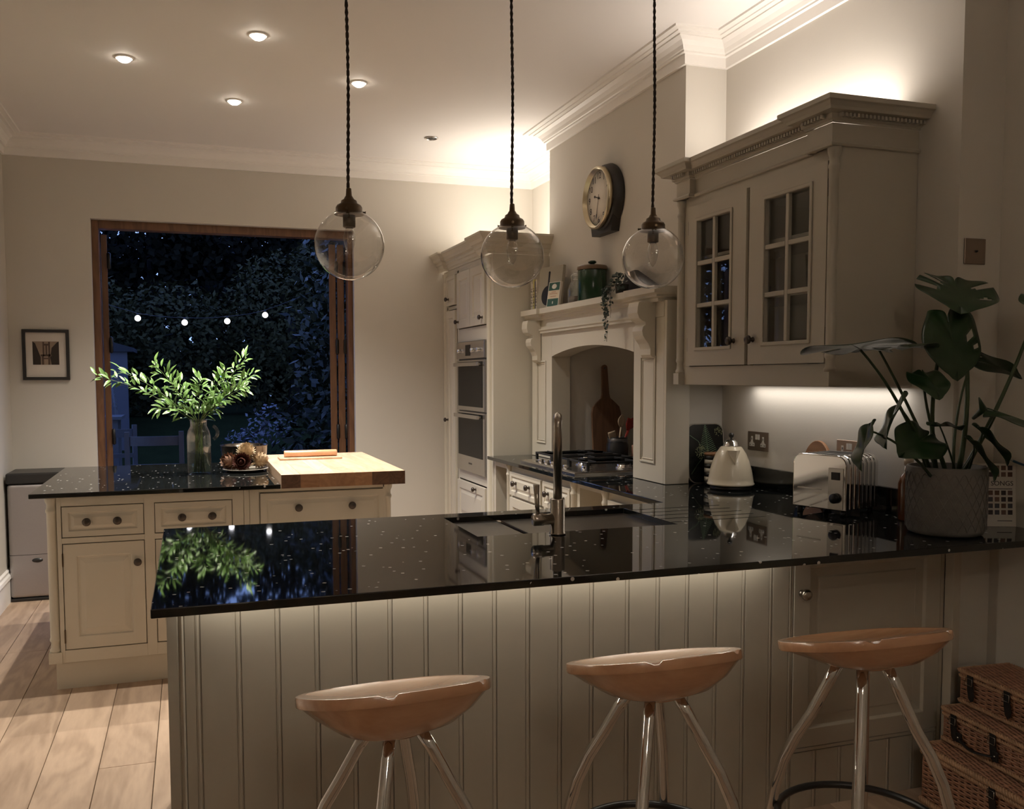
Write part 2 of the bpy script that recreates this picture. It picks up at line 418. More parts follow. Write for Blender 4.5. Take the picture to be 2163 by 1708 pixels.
# plaster cornice running round the room
cp = [(0, 2.873), (0.016, 2.873), (0.018, 2.918), (0.030, 2.922), (0.030, 2.930), (0.036, 2.934), (0.044, 2.950), (0.060, 2.966), (0.082, 2.976), (0.082, 2.982), (0.104, 2.984), (0.106, 2.989), (0.134, 2.991), (0.136, 3.001), (0, 3.001)]
cpath = [(XL, YBACK), (XL, YF), (XR2, YF), (XR2, YB1), (XB, YB1), (XB, YB0), (XR, YB0), (XR, YN), (XS, YN), (XS, YBACK)]
struct('trim_1', MB().sweep(cpath, cp), TRIMW)
# skirting on the left wall
bp_ = [(0, 0), (0.018, 0), (0.018, 0.15), (0.026, 0.155), (0.022, 0.175), (0.012, 0.185), (0.012, 0.2), (0, 0.21)]
struct('baseboard_left', MB().sweep([(XL, YBACK), (XL, YF)], bp_), TRIMW)
struct('baseboard_far', MB().sweep([(XL+0.03, YF), (OX0-0.01, YF)], bp_), TRIMW)
struct('trim_2', MB().box(2.452, 2.484, 2.345, 2.382, 0, 0.885), pm('pale_strip', (0.50, 0.45, 0.37), 0.5), bevel=0.002)

# ---------------------------------------------------------------- bifold doors in the far wall
d1 = bpy.data.objects.new('door_1', None); C.objects.link(d1); d1.location = (OX0, YF+0.06, 0); d1['kind'] = 'structure'
obj('door_jamb', MB().box(OX0, OX0+0.045, YF+0.055, YF+0.15, 0, OZ1), HARDW, d1, bevel=0.003)
obj('door_jamb', MB().box(OX1-0.038, OX1-0.002, YF+0.055, YF+0.15, 0, OZ1), HARDW, d1, bevel=0.003)
obj('door_head', MB().box(OX0+0.045, OX1-0.038, YF+0.055, YF+0.15, OZ1-0.055, OZ1), HARDW, d1, bevel=0.003)
obj('door_sill', MB().box(OX0+0.045, OX1-0.038, YF+0.055, YF+0.15, 0.0, 0.03), HARDW, d1, bevel=0.003)
def leaf(x, y, dx, thick, ln):
    # a folded-back door leaf running out into the garden
    dv = Vector((dx, 1, 0)).normalized(); nv = Vector((-dv.y, dv.x, 0))
    fr = Frame((x, y, 0.03), dv, (0, 0, 1), nv)
    o = obj('door_leaf', MB().frame(fr, 0, ln, 0, 2.38, 0.07, -thick/2, thick/2, 0.09).fbox(fr, 0.07, ln-0.07, 1.42, 1.50, -thick/2+0.004, thick/2-0.004), HARDW, d1, bevel=0.003)
    obj('glass_pane', MB().fbox(fr, 0.07, ln-0.07, 0.09, 1.42, -0.004, 0.004), PANE, o)
    obj('glass_pane', MB().fbox(fr, 0.07, ln-0.07, 1.50, 2.29, -0.004, 0.004), PANE, o)
    for hz in (0.25, 0.98, 1.62, 2.2):
        h = MB().lathe([(0.0, hz-0.06), (0.013, hz-0.05), (0.013, hz+0.05), (0, hz+0.06)], (0, 0, 0), 8)
        c = fr(-0.004, 0, 0)
        h.v = [(p[0]+c.x+0.03, p[1]+c.y-0.004, p[2]+0.03) for p in h.v]
        obj('hinge', h, BLACKM, o)
leaf(1.098, YF+0.16, 0.155, 0.05, 0.62)
leaf(1.038, YF+0.17, 0.15, 0.05, 0.62)
leaf(OX0+0.068, YF+0.16, -0.085, 0.04, 0.62)
# ---------------------------------------------------------------- cabinetry
DOORP = [(0, 0), (0, 0.020), (0.055, 0.020), (0.060, 0.012), (0.068, 0.012), (0.090, 0.018)]      # raised panel
DRAWP = [(0, 0), (0, 0.020), (0.026, 0.020), (0.030, 0.013), (0.036, 0.013), (0.050, 0.018)]
FLATP = [(0, 0), (0, 0.020), (0.062, 0.020), (0.066, 0.010), (0.074, 0.010)]                      # sunk panel
def column(name, x, y, z0, z1, r, parent, mat):
    h = z1-z0
    mb = MB()
    mb.box(x-r*1.15, x+r*1.15, y-r*1.15, y+r*1.15, z0, z0+min(0.05, h*0.12))
    b = z0+min(0.05, h*0.12)
    prof = [(r*1.1, b), (r*1.12, b+0.010), (r*0.85, b+0.018), (r*0.8, b+0.045), (r*1.02, b+0.052), (r*1.02, b+0.060), (r*0.9, b+0.066),
            (r*0.88, z1-0.075), (r*1.05, z1-0.068), (r*1.05, z1-0.060), (r*0.85, z1-0.052), (r*0.85, z1-0.034), (r*1.15, z1-0.018), (r*1.2, z1-0.006), (r*1.2, z1)]
    mb.lathe(prof, (x, y, 0), 18)
    return obj(name, mb, mat, parent)
def cornice_prof(z, h, p):
    return [(0, z), (0.010, z), (0.012, z+h*0.10), (0.022, z+h*0.16), (0.026, z+h*0.30), (0.036, z+h*0.34), (0.036, z+h*0.50), (p*0.62, z+h*0.56), (p*0.72, z+h*0.72), (p*0.92, z+h*0.86), (p, z+h*0.90), (p, z+h), (0, z+h)]
def dentils(path, zlo, zhi, d0, d1, pitch, parent, mat):
    mb = MB()
    for (ax, ay), (bx, by) in path:
        a = Vector((ax, ay, 0)); b = Vector((bx, by, 0)); d = (b-a); L = d.length; d.normalize()
        n = Vector((d.y, -d.x, 0)); k = pitch*0.5
        while k < L-pitch*0.4:
            mb.fbox(Frame(a, d, (0, 0, 1), n), k, k+pitch*0.55, zlo, zhi, d0, d1); k += pitch
    o = obj('dentil_row', mb, mat, parent); o['kind'] = 'stuff'; return o

# --- peninsula: granite worktop running on into the hob run
def inside(x, y):
    if 0.87 < x < 1.595 and 2.70 < y < 3.10: return None
    ok = (y < 3.187 and x < XR and y > 2.075) or (2.075 < y < YN and x < XS-0.002)
    if not ok and x > 1.817 and y > 3.18:
        if y < YB0: ok = x < XR
        elif y < 4.03: ok = x < XB
        elif y < 5.08: ok = x < AX
        else: ok = x < XB
    if not ok: return None
    if 1.60 < x < 1.985:
        for gy in GROOVES:
            if gy-0.004 < y < gy+0.004: return 0.9055
    return 0.91
GROOVES = [2.745, 2.82, 2.895, 2.97, 3.045]
gx = sorted([-0.093, 0.87, 1.595, 1.60, 1.817, 1.985, XB-0.001, XR-0.001, AX-0.001, XS-0.002])
gy_ = [2.075, YN-0.001, 2.70, 3.10, 3.187, YB0-0.001, 4.03, 5.08, 5.439]
for g in GROOVES: gy_ += [g-0.003, g+0.003]
gy_ = sorted(gy_)
wt = obj('granite_worktop', MB().cells(gx, gy_, inside, 0.889), GRAN, base=(-0.093, 2.075, 0.889), bevel=0.0025)
tag(wt, 'polished black granite worktop of the peninsula, turning along the hob wall', 'worktop')
obj('upstand', MB().box(XR-0.021, XR-0.001, 2.50, YB0-0.001, 0.9105, 1.008), GRAN, wt, bevel=0.002)

pb = thing('peninsula_cabinet', 'greige tongue and groove back of the breakfast bar peninsula behind the stools', 'cabinet', (-0.065, 2.39, 0))
cs = MB()
cs.box(-0.069, -0.050, 2.384, 3.15, 0, 0.888)                       # left end
cs.box(-0.050, 2.450, 2.396, 2.412, 0, 0.888)                       # back board behind the boarding
cs.box(-0.050, 1.86, 3.13, 3.15, 0.0, 0.70)                         # kitchen side
obj('carcass', cs, GREIGE, pb)
obj('corner_post', MB().prism([(-0.069, 0), (-0.069, -0.004), (-0.044, -0.004), (-0.041, 0.001), (-0.037, -0.003), (-0.033, -0.005), (-0.029, -0.003), (-0.027, 0.004), (-0.027, 0.012), (-0.069, 0.012)],
    Frame((0, YN, 0), (1, 0, 0), (0, 1, 0), (0, 0, 1)), 0.0, 0.8885), GREIGE, pb)
def tg_board(x0, wd, z0, z1, y=YN):
    q = wd
    pr = [(0.0006, 0.012), (0.0006, 0.0005), (0.002, 0), (q-0.0145, 0), (q-0.0138, 0.0022), (q-0.0128, 0.0022), (q-0.0120, 0.0004), (q-0.0080, -0.0005), (q-0.0040, 0.0004), (q-0.0032, 0.0022), (q-0.0006, 0.0022), (q-0.0006, 0.012)]
    return MB().prism(pr, Frame((x0, y, 0), (1, 0, 0), (0, 1, 0), (0, 0, 1)), z0, z1)
EDG = [-0.027, 0.012, 0.114, 0.215, 0.318, 0.419, 0.519, 0.621, 0.722, 0.824, 0.926, 1.027, 1.129, 1.247, 1.350, 1.452, 1.553, 1.655, 1.757, 1.832]
for a, b in zip(EDG[:-1], EDG[1:]):
    obj('tongue_and_groove_board', tg_board(a, b-a, 0.0, 0.8885), GREIGE, pb)
fy = FY(0, 2.395, 0)
obj('face_frame', MB().fbox(fy, 1.832, 1.8355, 0, 0.8885, 0, 0.011).fbox(fy, 2.435, 2.452, 0, 0.8885, 0, 0.012).fbox(fy, 1.836, 2.434, 0.192, 0.204, 0, 0.011).fbox(fy, 1.836, 2.434, 0.868, 0.8885, 0, 0.011), GREIGE, pb, bevel=0.0015, seg=1)
dr = obj('door', MB().rings(fy, 1.838, 2.433, 0.207, 0.866, [(0, 0), (0, 0.014), (0.060, 0.014), (0.068, 0.006), (0.098, 0.003), (0.102, 0.007)]), GREIGE, pb, bevel=0.001, seg=1)
knob(dr, (1.866, 2.381, 0.72), '-Y', NICKEL, 0.019)
for i in range(6):
    obj('skirting_board', tg_board(1.836+i*0.1, 0.0995, 0.0, 0.19), GREIGE, pb)

# --- sink under the worktop
sk = thing('sink', 'undermounted steel sink with one and a half bowls in the peninsula', 'sink', (1.23, 2.9, 0.70))
def bowl(x0, x1, y0, y1, zb):
    mb = MB(); t = 0.004
    fr = Frame((0, 0, 0), (1, 0, 0), (0, 1, 0), (0, 0, 1))
    mb.rings(fr, x0, x1, y0, y1, [(0, 0.888), (t, 0.888), (t+0.012, zb+0.02), (t+0.03, zb)], cap=True)
    return mb
o = obj('bowl', bowl(0.862, 1.072, 2.692, 3.108, 0.76), SINKS, sk)
obj('drain', MB().lathe([(0, 0.767), (0.03, 0.767), (0.035, 0.764), (0.035, 0.7605), (0, 0.7605)], (0.967, 2.9, 0), 18), CHROME, o)
o = obj('bowl', bowl(1.086, 1.603, 2.692, 3.108, 0.715), SINKS, sk)
obj('drain', MB().lathe([(0, 0.722), (0.04, 0.722), (0.045, 0.719), (0.045, 0.7155), (0, 0.7155)], (1.345, 2.9, 0), 18), CHROME, o)
obj('divider_rim', MB().box(1.071, 1.087, 2.70, 3.10, 0.872, 0.884), CHROME, sk, bevel=0.003)

# --- mixer tap
tp = thing('tap', 'tall brushed nickel mixer tap with side lever at the sink', 'tap', (1.126, 2.652, 0.91))
b = MB().lathe([(0, 0), (0.027, 0), (0.027, 0.006), (0.024, 0.008), (0.024, 0.115), (0.022, 0.117), (0, 0.117)], (1.126, 2.652, 0.9102), 24)
b.lathe([(0.0, -0.020), (0.019, -0.020), (0.019, -0.050), (0.0205, -0.051), (0.0205, -0.082), (0.017, -0.086), (0, -0.086)], (1.126, 2.652, 0.962), 20, axis='X')
obj('tap_body', b, NICKEL, tp)
pts = [(1.126, 2.652, 1.02), (1.126, 2.652, 1.265)]
for i in range(1, 7):
    a = PI/2*i/6; q_ = 0.026*(1-math.cos(a)); pts.append((1.126+0.391*q_, 2.652+0.92*q_, 1.265+0.026*math.sin(a)))
pts += [(1.126+0.391*0.19, 2.652+0.92*0.19, 1.283), (1.126+0.391*0.205, 2.652+0.92*0.205, 1.272)]
obj('spout', MB().tube(pts, 0.0142, 16), NICKEL, tp)
obj('lever', MB().tube([(1.058, 2.652, 0.975), (1.055, 2.652, 1.005), (1.052, 2.652, 1.075)], [0.006, 0.0075, 0.0105], 12), NICKEL, tp)

# --- hob run: base units along the chimney wall (front at x = 1.85)
fx = FX(1.862, 0, 0)
tc_ = thing('tray_cabinet', 'cream base cabinet with an open tray slot next to the tall oven unit', 'cabinet', (2.1, 5.25, 0))
obj('carcass', MB().box(1.862, 2.23, 5.40, 5.436, 0.1, 0.888).box(1.862, 2.23, 5.165, 5.18, 0.1, 0.888).box(1.862, 2.23, 5.18, 5.40, 0.85, 0.888).box(1.862, 2.23, 5.18, 5.40, 0.1, 0.14).box(2.21, 2.23, 5.18, 5.40, 0.14, 0.85), CREAM, tc_, bevel=0.002)
obj('plinth', MB().box(1.92, 2.23, 5.165, 5.436, 0, 0.099), CREAM, tc_)
for i, (yy, cc) in enumerate(((5.21, (0.05, 0.04, 0.035)), (5.24, (0.10, 0.07, 0.05)), (5.28, (0.03, 0.03, 0.03)))):
    t = obj('baking_tray', MB().box(1.90, 2.19, yy, yy+0.012, 0.1405, 0.70-0.06*i), pm('tray_%d' % i, cc, 0.4, 0.5), base=(2.05, yy, 0.14), bevel=0.002)
    tag(t, ['dark baking tray, nearest in the open slot of the base cabinet', 'brown baking tray in the middle of the open slot', 'black baking tray deepest in the open slot beside the oven'][i], 'tray', 'trays in the open slot')
dc = thing('drawer_cabinet', 'cream drawer cabinet below the gas hob with four dark knobs', 'cabinet', (2.05, 4.66, 0))
obj('carcass', MB().box(1.862, 2.23, 4.13, 5.163, 0.1, 0.888), CREAM, dc)
obj('plinth', MB().box(1.92, 2.23, 4.13, 5.163, 0, 0.099), CREAM, dc)
for (y0, y1, k1, k2) in ((4.585, 5.085, 4.977, 4.758), (4.185, 4.555, 4.474, 4.261)):
    d = obj('drawer', MB().rings(fx, y0, y1, 0.705, 0.845, DRAWP), CREAM, dc, bevel=0.001, seg=1)
    for ky in (k1, k2): knob(d, (1.844, ky, 0.782), '-X', PEWTER, 0.017)
    d = obj('drawer', MB().rings(fx, y0, y1, 0.42, 0.69, DOORP), CREAM, dc, bevel=0.001, seg=1)
    for ky in (k1, k2): knob(d, (1.842, ky, 0.56), '-X', PEWTER, 0.017)
    obj('drawer', MB().rings(fx, y0, y1, 0.13, 0.405, DOORP), CREAM, dc, bevel=0.001, seg=1)
for cy in (5.125, 4.155): column('half_column', 1.858, cy, 0.1, 0.888, 0.021, dc, CREAM)
cc_ = thing('corner_cabinet', 'cream corner cabinet with an open recess beside the hob drawers', 'cabinet', (2.1, 3.6, 0))
obj('carcass', MB().box(1.862, 2.23, 3.80, 3.83, 0.1, 0.888).box(1.862, 2.23, 4.10, 4.128, 0.1, 0.888).box(1.862, 2.23, 3.83, 4.10, 0.86, 0.888).box(2.2, 2.23, 3.83, 4.10, 0.1, 0.86).box(1.862, 2.20, 3.83, 4.10, 0.1, 0.13).box(1.862, 1.90, 3.16, 3.80, 0.1, 0.888), CREAM, cc_)
obj('plinth', MB().box(1.92, 2.2, 3.16, 4.128, 0, 0.099), CREAM, cc_)
d = obj('drawer', MB().rings(fx, 3.24, 3.745, 0.705, 0.845, DRAWP), CREAM, cc_, bevel=0.001, seg=1)
knob(d, (1.844, 3.5, 0.78), '-X')
d = obj('door', MB().rings(fx, 3.24, 3.745, 0.13, 0.69, DOORP), CREAM, cc_, bevel=0.001, seg=1)
knob(d, (1.842, 3.70, 0.60), '-X')
column('half_column', 1.858, 3.79, 0.1, 0.888, 0.021, cc_, CREAM)

# --- tall oven housing
FXT = 1.86
tu = thing('tall_cabinet', 'tall cream cupboard unit housing the double oven beside the garden doors', 'cabinet', (2.2, 6.0, 0))
cb = MB()
cb.box(FXT, 2.570, 5.442, 5.462, 0, 2.205).box(FXT, 2.57, 6.55, 6.586, 0, 2.205).box(2.55, 2.57, 5.462, 6.55, 0, 2.205).box(FXT, 2.55, 5.462, 6.55, 2.185, 2.205)
cb.box(FXT, 2.55, 6.20, 6.235, 0.1, 2.185)
cb.box(FXT, FXT+0.02, 5.462, 5.55, 0, 2.185).box(FXT, FXT+0.02, 5.55, 6.20, 1.665, 1.76).box(FXT, FXT+0.02, 5.55, 6.20, 0.69, 0.757).box(FXT, FXT+0.02, 6.235, 6.55, 1.915, 1.94).box(FXT, FXT+0.02, 5.55, 6.55, 2.165, 2.185).box(FXT, FXT+0.02, 6.47, 6.55, 0.1, 2.165)
cb.box(1.91, 2.55, 5.462, 6.55, 0, 0.10)
cb.box(FXT+0.02, 2.54, 5.463, 5.548, 0.1, 2.18)
obj('carcass', cb, CREAM, tu, bevel=0.0015, seg=1)
ft = FX(FXT, 0, 0)
d = obj('door', MB().rings(ft, 5.56, 5.872, 1.765, 2.158, DOORP), CREAM, tu, bevel=0.001, seg=1); knob(d, (FXT-0.02, 5.60, 1.81), '-X')
obj('hinge', MB().box(FXT-0.012, FXT-0.004, 5.8725, 5.877, 1.80, 1.86), PEWTER, d); obj('hinge', MB().box(FXT-0.012, FXT-0.004, 5.8725, 5.877, 2.06, 2.12), PEWTER, d)
d = obj('door', MB().rings(ft, 5.878, 6.19, 1.765, 2.158, DOORP), CREAM, tu, bevel=0.001, seg=1); knob(d, (FXT-0.02, 6.15, 1.81), '-X')
d = obj('door', MB().rings(ft, 6.24, 6.465, 1.945, 2.158, DRAWP), CREAM, tu, bevel=0.001, seg=1); knob(d, (FXT-0.02, 6.40, 1.99), '-X')
d = obj('door', MB().rings(ft, 6.24, 6.465, 0.12, 1.905, DOORP), CREAM, tu, bevel=0.001, seg=1); knob(d, (FXT-0.02, 6.43, 1.10), '-X')
d = obj('drawer', MB().rings(ft, 5.56, 6.19, 0.38, 0.682, DOORP), CREAM, tu, bevel=0.001, seg=1); knob(d, (FXT-0.02, 5.75, 0.655), '-X')
d = obj('drawer', MB().rings(ft, 5.56, 6.19, 0.115, 0.37, DOORP), CREAM, tu, bevel=0.001, seg=1); knob(d, (FXT-0.02, 5.75, 0.33), '-X')
column('half_column', FXT-0.002, 5.500, 0.10, 2.185, 0.024, tu, CREAM)
column('half_column', FXT-0.002, 6.522, 0.10, 2.185, 0.024, tu, CREAM)
obj('cornice', MB().sweep([(1.83, 6.587), (1.83, 6.45), (FXT, 6.45), (FXT, 5.60), (1.83, 5.60), (1.83, 5.442), (XB-0.002, 5.442)], cornice_prof(2.205, 0.125, 0.085)), CREAM, tu)
ov = thing('double_oven', 'built-in steel double oven with two dark glass doors', 'oven', (2.0, 5.87, 0.757))
fo = FX(1.855, 0, 0)
obj('oven_body', MB().box(1.8555, 2.40, 5.565, 6.185, 0.758, 1.660), BLACKP, ov)
obj('control_panel', MB().fbox(fo, 5.556, 6.192, 1.545, 1.662, 0, 0.018), STEEL, ov, bevel=0.003)
obj('display', MB().fbox(fo, 5.86, 5.97, 1.565, 1.64, 0.0182, 0.0195), DGLASS, ov)
for ky in (5.66, 5.79, 6.10):
    obj('control_knob', MB().lathe([(0, 0), (0.017, 0), (0.016, -0.018), (0.012, -0.022), (0, -0.022)], (1.8365, ky, 1.60), 16, axis='X'), CHROME, ov)
for (z0, z1, hz, gb) in ((1.185, 1.535, 1.505, 0.03), (0.760, 1.178, 1.150, 0.11)):
    d = obj('oven_door', MB().fbox(fo, 5.556, 6.192, z0, z1, 0, 0.016), STEEL, ov, bevel=0.003)
    obj('door_glass', MB().fbox(fo, 5.60, 6.15, z0+gb, z1-0.012, 0.0162, 0.0185), DGLASS, d, bevel=0.002)
    obj('handle', MB().fbox(fo, 5.60, 6.15, hz-0.013, hz+0.013, 0.040, 0.055).fbox(fo, 5.62, 5.64, hz-0.008, hz+0.008, 0.0155, 0.042).fbox(fo, 6.11, 6.13, hz-0.008, hz+0.008, 0.0155, 0.042), STEEL, d, bevel=0.003)
obj('badge', MB().fbox(fo, 5.84, 5.91, 0.815, 0.825, 0.0162, 0.0172), PEWTER, ov)

# --- glazed wall cabinet
wc = thing('wall_cabinet', 'greige glazed wall cabinet with dentil cornice above the kettle and toaster', 'cabinet', (2.3, 3.07, 1.38))
W0, W1, WX = 2.565, 3.585, 2.125
cb = MB()
cb.box(WX, XR-0.002, W0, W0+0.02, 1.382, 2.205).box(WX, XR-0.002, W1-0.02, W1, 1.382, 2.205).box(XR-0.022, XR-0.002, W0+0.02, W1-0.02, 1.44, 2.205)
cb.box(WX+0.02, XR-0.022, W0+0.02, W1-0.02, 1.40, 1.46).box(WX+0.02, XR-0.022, W0+0.02, W1-0.02, 2.18, 2.205)
cb.box(WX+0.03, XR-0.022, W0+0.02, W1-0.02, 1.72, 1.735).box(WX+0.03, XR-0.022, W0+0.02, W1-0.02, 1.93, 1.945)
fw = FX(WX+0.02, 0, 0)
cb.fbox(fw, W0+0.02, W1-0.02, 1.382, 1.462, 0, 0.02).fbox(fw, W0+0.02, W1-0.02, 2.165, 2.205, 0, 0.02).fbox(fw, 3.056, 3.070, 1.462, 2.165, 0, 0.02).fbox(fw, W0+0.02, 2.598, 1.462, 2.165, 0, 0.02).fbox(fw, 3.508, W1-0.02, 1.462, 2.165, 0, 0.02)
obj('carcass', cb, GREIGE, wc, bevel=0.0015, seg=1)
fg = FX(WX+0.004, 0, 0)
for (a0, a1, p0, p1, z0, z1, kn) in ((2.602, 3.052, 2.690, 2.950, 1.550, 2.092, 3.019), (3.074, 3.504, 3.180, 3.430, 1.545, 2.090, 3.150)):
    mb = MB()
    mb.fbox(fg, a0, p0, 1.466, 2.161, -0.004, 0.018).fbox(fg, p1, a1, 1.466, 2.161, -0.004, 0.018).fbox(fg, p0, p1, 1.466, z0, -0.004, 0.018).fbox(fg, p0, p1, z1, 2.161, -0.004, 0.018)
    d = obj('glazed_door', mb, GREIGE, wc)
    m2 = MB().frame(fg, p0-0.014, p1+0.014, z0-0.014, z1+0.014, 0.014, 0.0181, 0.024)
    obj('glazing_bead', m2, GREIGE, d, bevel=0.002, seg=1)
    pm_ = (p0+p1)/2; hz = (z1-z0)/3
    obj('glazing_bar', MB().fbox(fg, pm_-0.009, pm_+0.009, z0, z1, 0.002, 0.018), GREIGE, d, bevel=0.002, seg=1)
    for i in (1, 2):
        obj('glazing_bar', MB().fbox(fg, p0, pm_-0.009, z0+i*hz-0.009, z0+i*hz+0.009, 0.002, 0.018).fbox(fg, pm_+0.009, p1, z0+i*hz-0.009, z0+i*hz+0.009, 0.002, 0.018), GREIGE, d, bevel=0.002, seg=1)
    for i in range(3):
        for (q0, q1) in ((p0, pm_), (pm_, p1)):
            obj('glass_pane', MB().fbox(fg, q0, q1, z0+i*hz, z0+(i+1)*hz, -0.002, 0.001), PANE, d)
    knob(d, (WX-0.014, kn, 1.563), '-X', PEWTER, 0.018)
    hy = a0-0.002 if a0 < 3 else a1+0.002
    for hz_ in (1.56, 2.07): obj('hinge', MB().box(WX-0.012, WX-0.002, hy-0.003, hy+0.003, hz_-0.03, hz_+0.03), PEWTER, d)
for cy in (W0+0.012, W1-0.012): column('half_column', WX-0.008, cy, 1.384, 2.200, 0.019, wc, GREIGE)
WP = [(XR-0.002, W1), (WX-0.028, W1), (WX-0.028, W1-0.11), (WX, W1-0.11), (WX, W0+0.13), (WX-0.028, W0+0.13), (WX-0.028, W0), (XR-0.002, W0)]
obj('frieze', MB().sweep(WP, [(-0.02, 2.206), (0.0, 2.206), (0.0, 2.279), (-0.02, 2.279)]).box(WX+0.02, XR-0.003, W0+0.02, W1-0.02, 2.206, 2.2785), GREIGE, wc)
obj('astragal', MB().sweep(WP, [(0.0003, 2.200), (0.010, 2.202), (0.013, 2.208), (0.010, 2.214), (0.0003, 2.216)]), GREIGE, wc)
obj('cornice', MB().sweep(WP, [(0, 2.2795), (0.006, 2.2795), (0.008, 2.286), (0.016, 2.290), (0.018, 2.306), (0.050, 2.309), (0.054, 2.318), (0.066, 2.330), (0.074, 2.334), (0.074, 2.350), (0, 2.350)]), GREIGE, wc)
dentils(list(zip(WP[:-1], WP[1:])), 2.2935, 2.3055, 0.0185, 0.034, 0.0165, wc, GREIGE)

# --- mantel surround round the hob alcove
MX = 2.12
ms = thing('mantel_surround', 'cream mantelpiece surround with corbels and arched opening over the hob', 'mantel', (2.18, 4.57, 0.91))
fm = FX(MX, 0, 0)
o0, o1, zs, za = 4.025, 5.09, 1.542, 1.594
arch = [(o0, 0.911), (o0, zs)]
for i in range(1, 24):
    t = i/24; arch.append((o0+(o1-o0)*t, zs+(za-zs)*math.sin(PI*t)**0.85))
arch += [(o1, zs), (o1, 0.911)]
# front panel with the arched opening, built as strips
mb = MB()
n = len(arch)
top = 1.70
for i in range(1, n-2):
    (a, za_), (b, zb_) = arch[i], arch[i+1]
    vs = [fm(a, za_, 0), fm(b, zb_, 0), fm(b, top, 0), fm(a, top, 0), fm(a, za_, -0.125), fm(b, zb_, -0.125), fm(b, top, -0.125), fm(a, top, -0.125)]
    mb.add(vs, [(0, 1, 2, 3), (4, 7, 6, 5), (0, 4, 5, 1), (3, 2, 6, 7)])
obj('arch_panel', mb, CREAM, ms)
for (a, b) in ((3.722, 4.0245), (5.0905, 5.418)):
    p = obj('pilaster', MB().fbox(fm, a, b, 0.911, 1.70, -0.125, 0.0), CREAM, ms, bevel=0.002, seg=1)
    c = (a+b)/2
    obj('panel_moulding', MB().frame(fm, c-0.075, c+0.075, 1.00, 1.52, 0.010, 0.0002, 0.007).frame(fm, c-0.058, c+0.058, 1.017, 1.503, 0.006, 0.0002, 0.004), CREAM, p, bevel=0.002, seg=1)
obj('frieze', MB().fbox(fm, 3.722, 5.418, 1.7005, 1.775, -0.125, 0.004), CREAM, ms, bevel=0.001, seg=1)
obj('bed_moulding', MB().sweep([(MX-0.004, 5.235), (MX-0.004, 3.90)], [(0, 1.690), (0.016, 1.690), (0.016, 1.700), (0.024, 1.708), (0.024, 1.716), (0, 1.716)]), CREAM, ms)
sp_ = [(0, 1.770), (0.012, 1.770), (0.016, 1.785), (0.034, 1.790), (0.036, 1.800), (0.060, 1.806), (0.060, 1.838), (0, 1.838)]
SH = [(XB-0.003, 3.722), (2.102, 3.722), (2.102, 3.93), (2.122, 3.93), (2.122, 5.21), (2.102, 5.21), (2.102, 5.424)]
SH = [(x, y) for x, y in SH][::-1]
mb = MB().sweep(SH, [(-d, z) for d, z in sp_])
shelf = MB().sweep([(2.102, 5.424), (2.102, 5.21), (2.122, 5.21), (2.122, 3.93), (2.102, 3.93), (2.102, 3.740), (XB-0.003, 3.740)], sp_)
shelf.box(2.101, XB-0.003, 3.742, 5.423, 1.7755, 1.8378)
obj('mantel_shelf', shelf, CREAM, ms)
cor = [(a*1.18, b) for a, b in [(0, 0), (0, 0.265), (0.075, 0.265), (0.080, 0.245), (0.082, 0.215), (0.074, 0.190), (0.060, 0.178), (0.046, 0.172), (0.044, 0.160), (0.056, 0.150), (0.060, 0.130), (0.056, 0.108), (0.046, 0.090), (0.032, 0.070), (0.022, 0.045), (0.022, 0.018), (0.014, 0.006)]]
for (a, b) in ((3.80, 3.90), (5.255, 5.345)):
    obj('corbel', MB().prism(cor, Frame((MX-0.0045, a, 1.5055), (-1, 0, 0), (0, 0, 1), (0, 1, 0)), 0, b-a), CREAM, ms, bevel=0.002)
obj('side_panel', MB().box(MX-0.001, XB, 3.700, 3.7215, 0.911, 1.775), CREAM, ms, bevel=0.002, seg=1)

# --- island
il = thing('island_cabinet', 'cream island cabinet with dark knobs, under granite and butcher block', 'cabinet', (0.15, 4.9, 0))
IX0, IX1, IY0, IY1 = -0.625, 0.955, 4.372, 5.55
cb = MB().box(IX0+0.012, IX1-0.012, IY0+0.021, IY1, 0.13, 0.888)
obj('carcass', cb, CREAM, il)
obj('plinth', MB().box(IX0+0.02, IX1-0.04, IY0+0.03, IY1-0.05, 0, 0.1295), CREAM, il)
fi_ = FY(0, IY0+0.0205, 0)
ff = MB()
for (a, b) in ((IX0+0.045, -0.562), (-0.211, -0.168), (0.183, 0.235), (0.262, 0.306), (0.925, IX1-0.045)): ff.fbox(fi_, a, b, 0.13, 0.888, 0.0, 0.0205)
for (a, b) in ((-0.562, -0.211), (-0.168, 0.183)): ff.fbox(fi_, a, b, 0.845, 0.888, 0, 0.0205).fbox(fi_, a, b, 0.675, 0.700, 0, 0.0205).fbox(fi_, a, b, 0.13, 0.186, 0, 0.0205)
ff.fbox(fi_, 0.306, 0.925, 0.872, 0.888, 0, 0.0205).fbox(fi_, 0.306, 0.925, 0.130, 0.186, 0, 0.0205)
obj('face_frame', ff, CREAM, il, bevel=0.001, seg=1)
obj('pilaster_strip', MB().fbox(fi_, 0.236, 0.261, 0.13, 0.888, 0, 0.026), CREAM, il, bevel=0.004)
fd = FY(0, IY0+0.0205, 0)
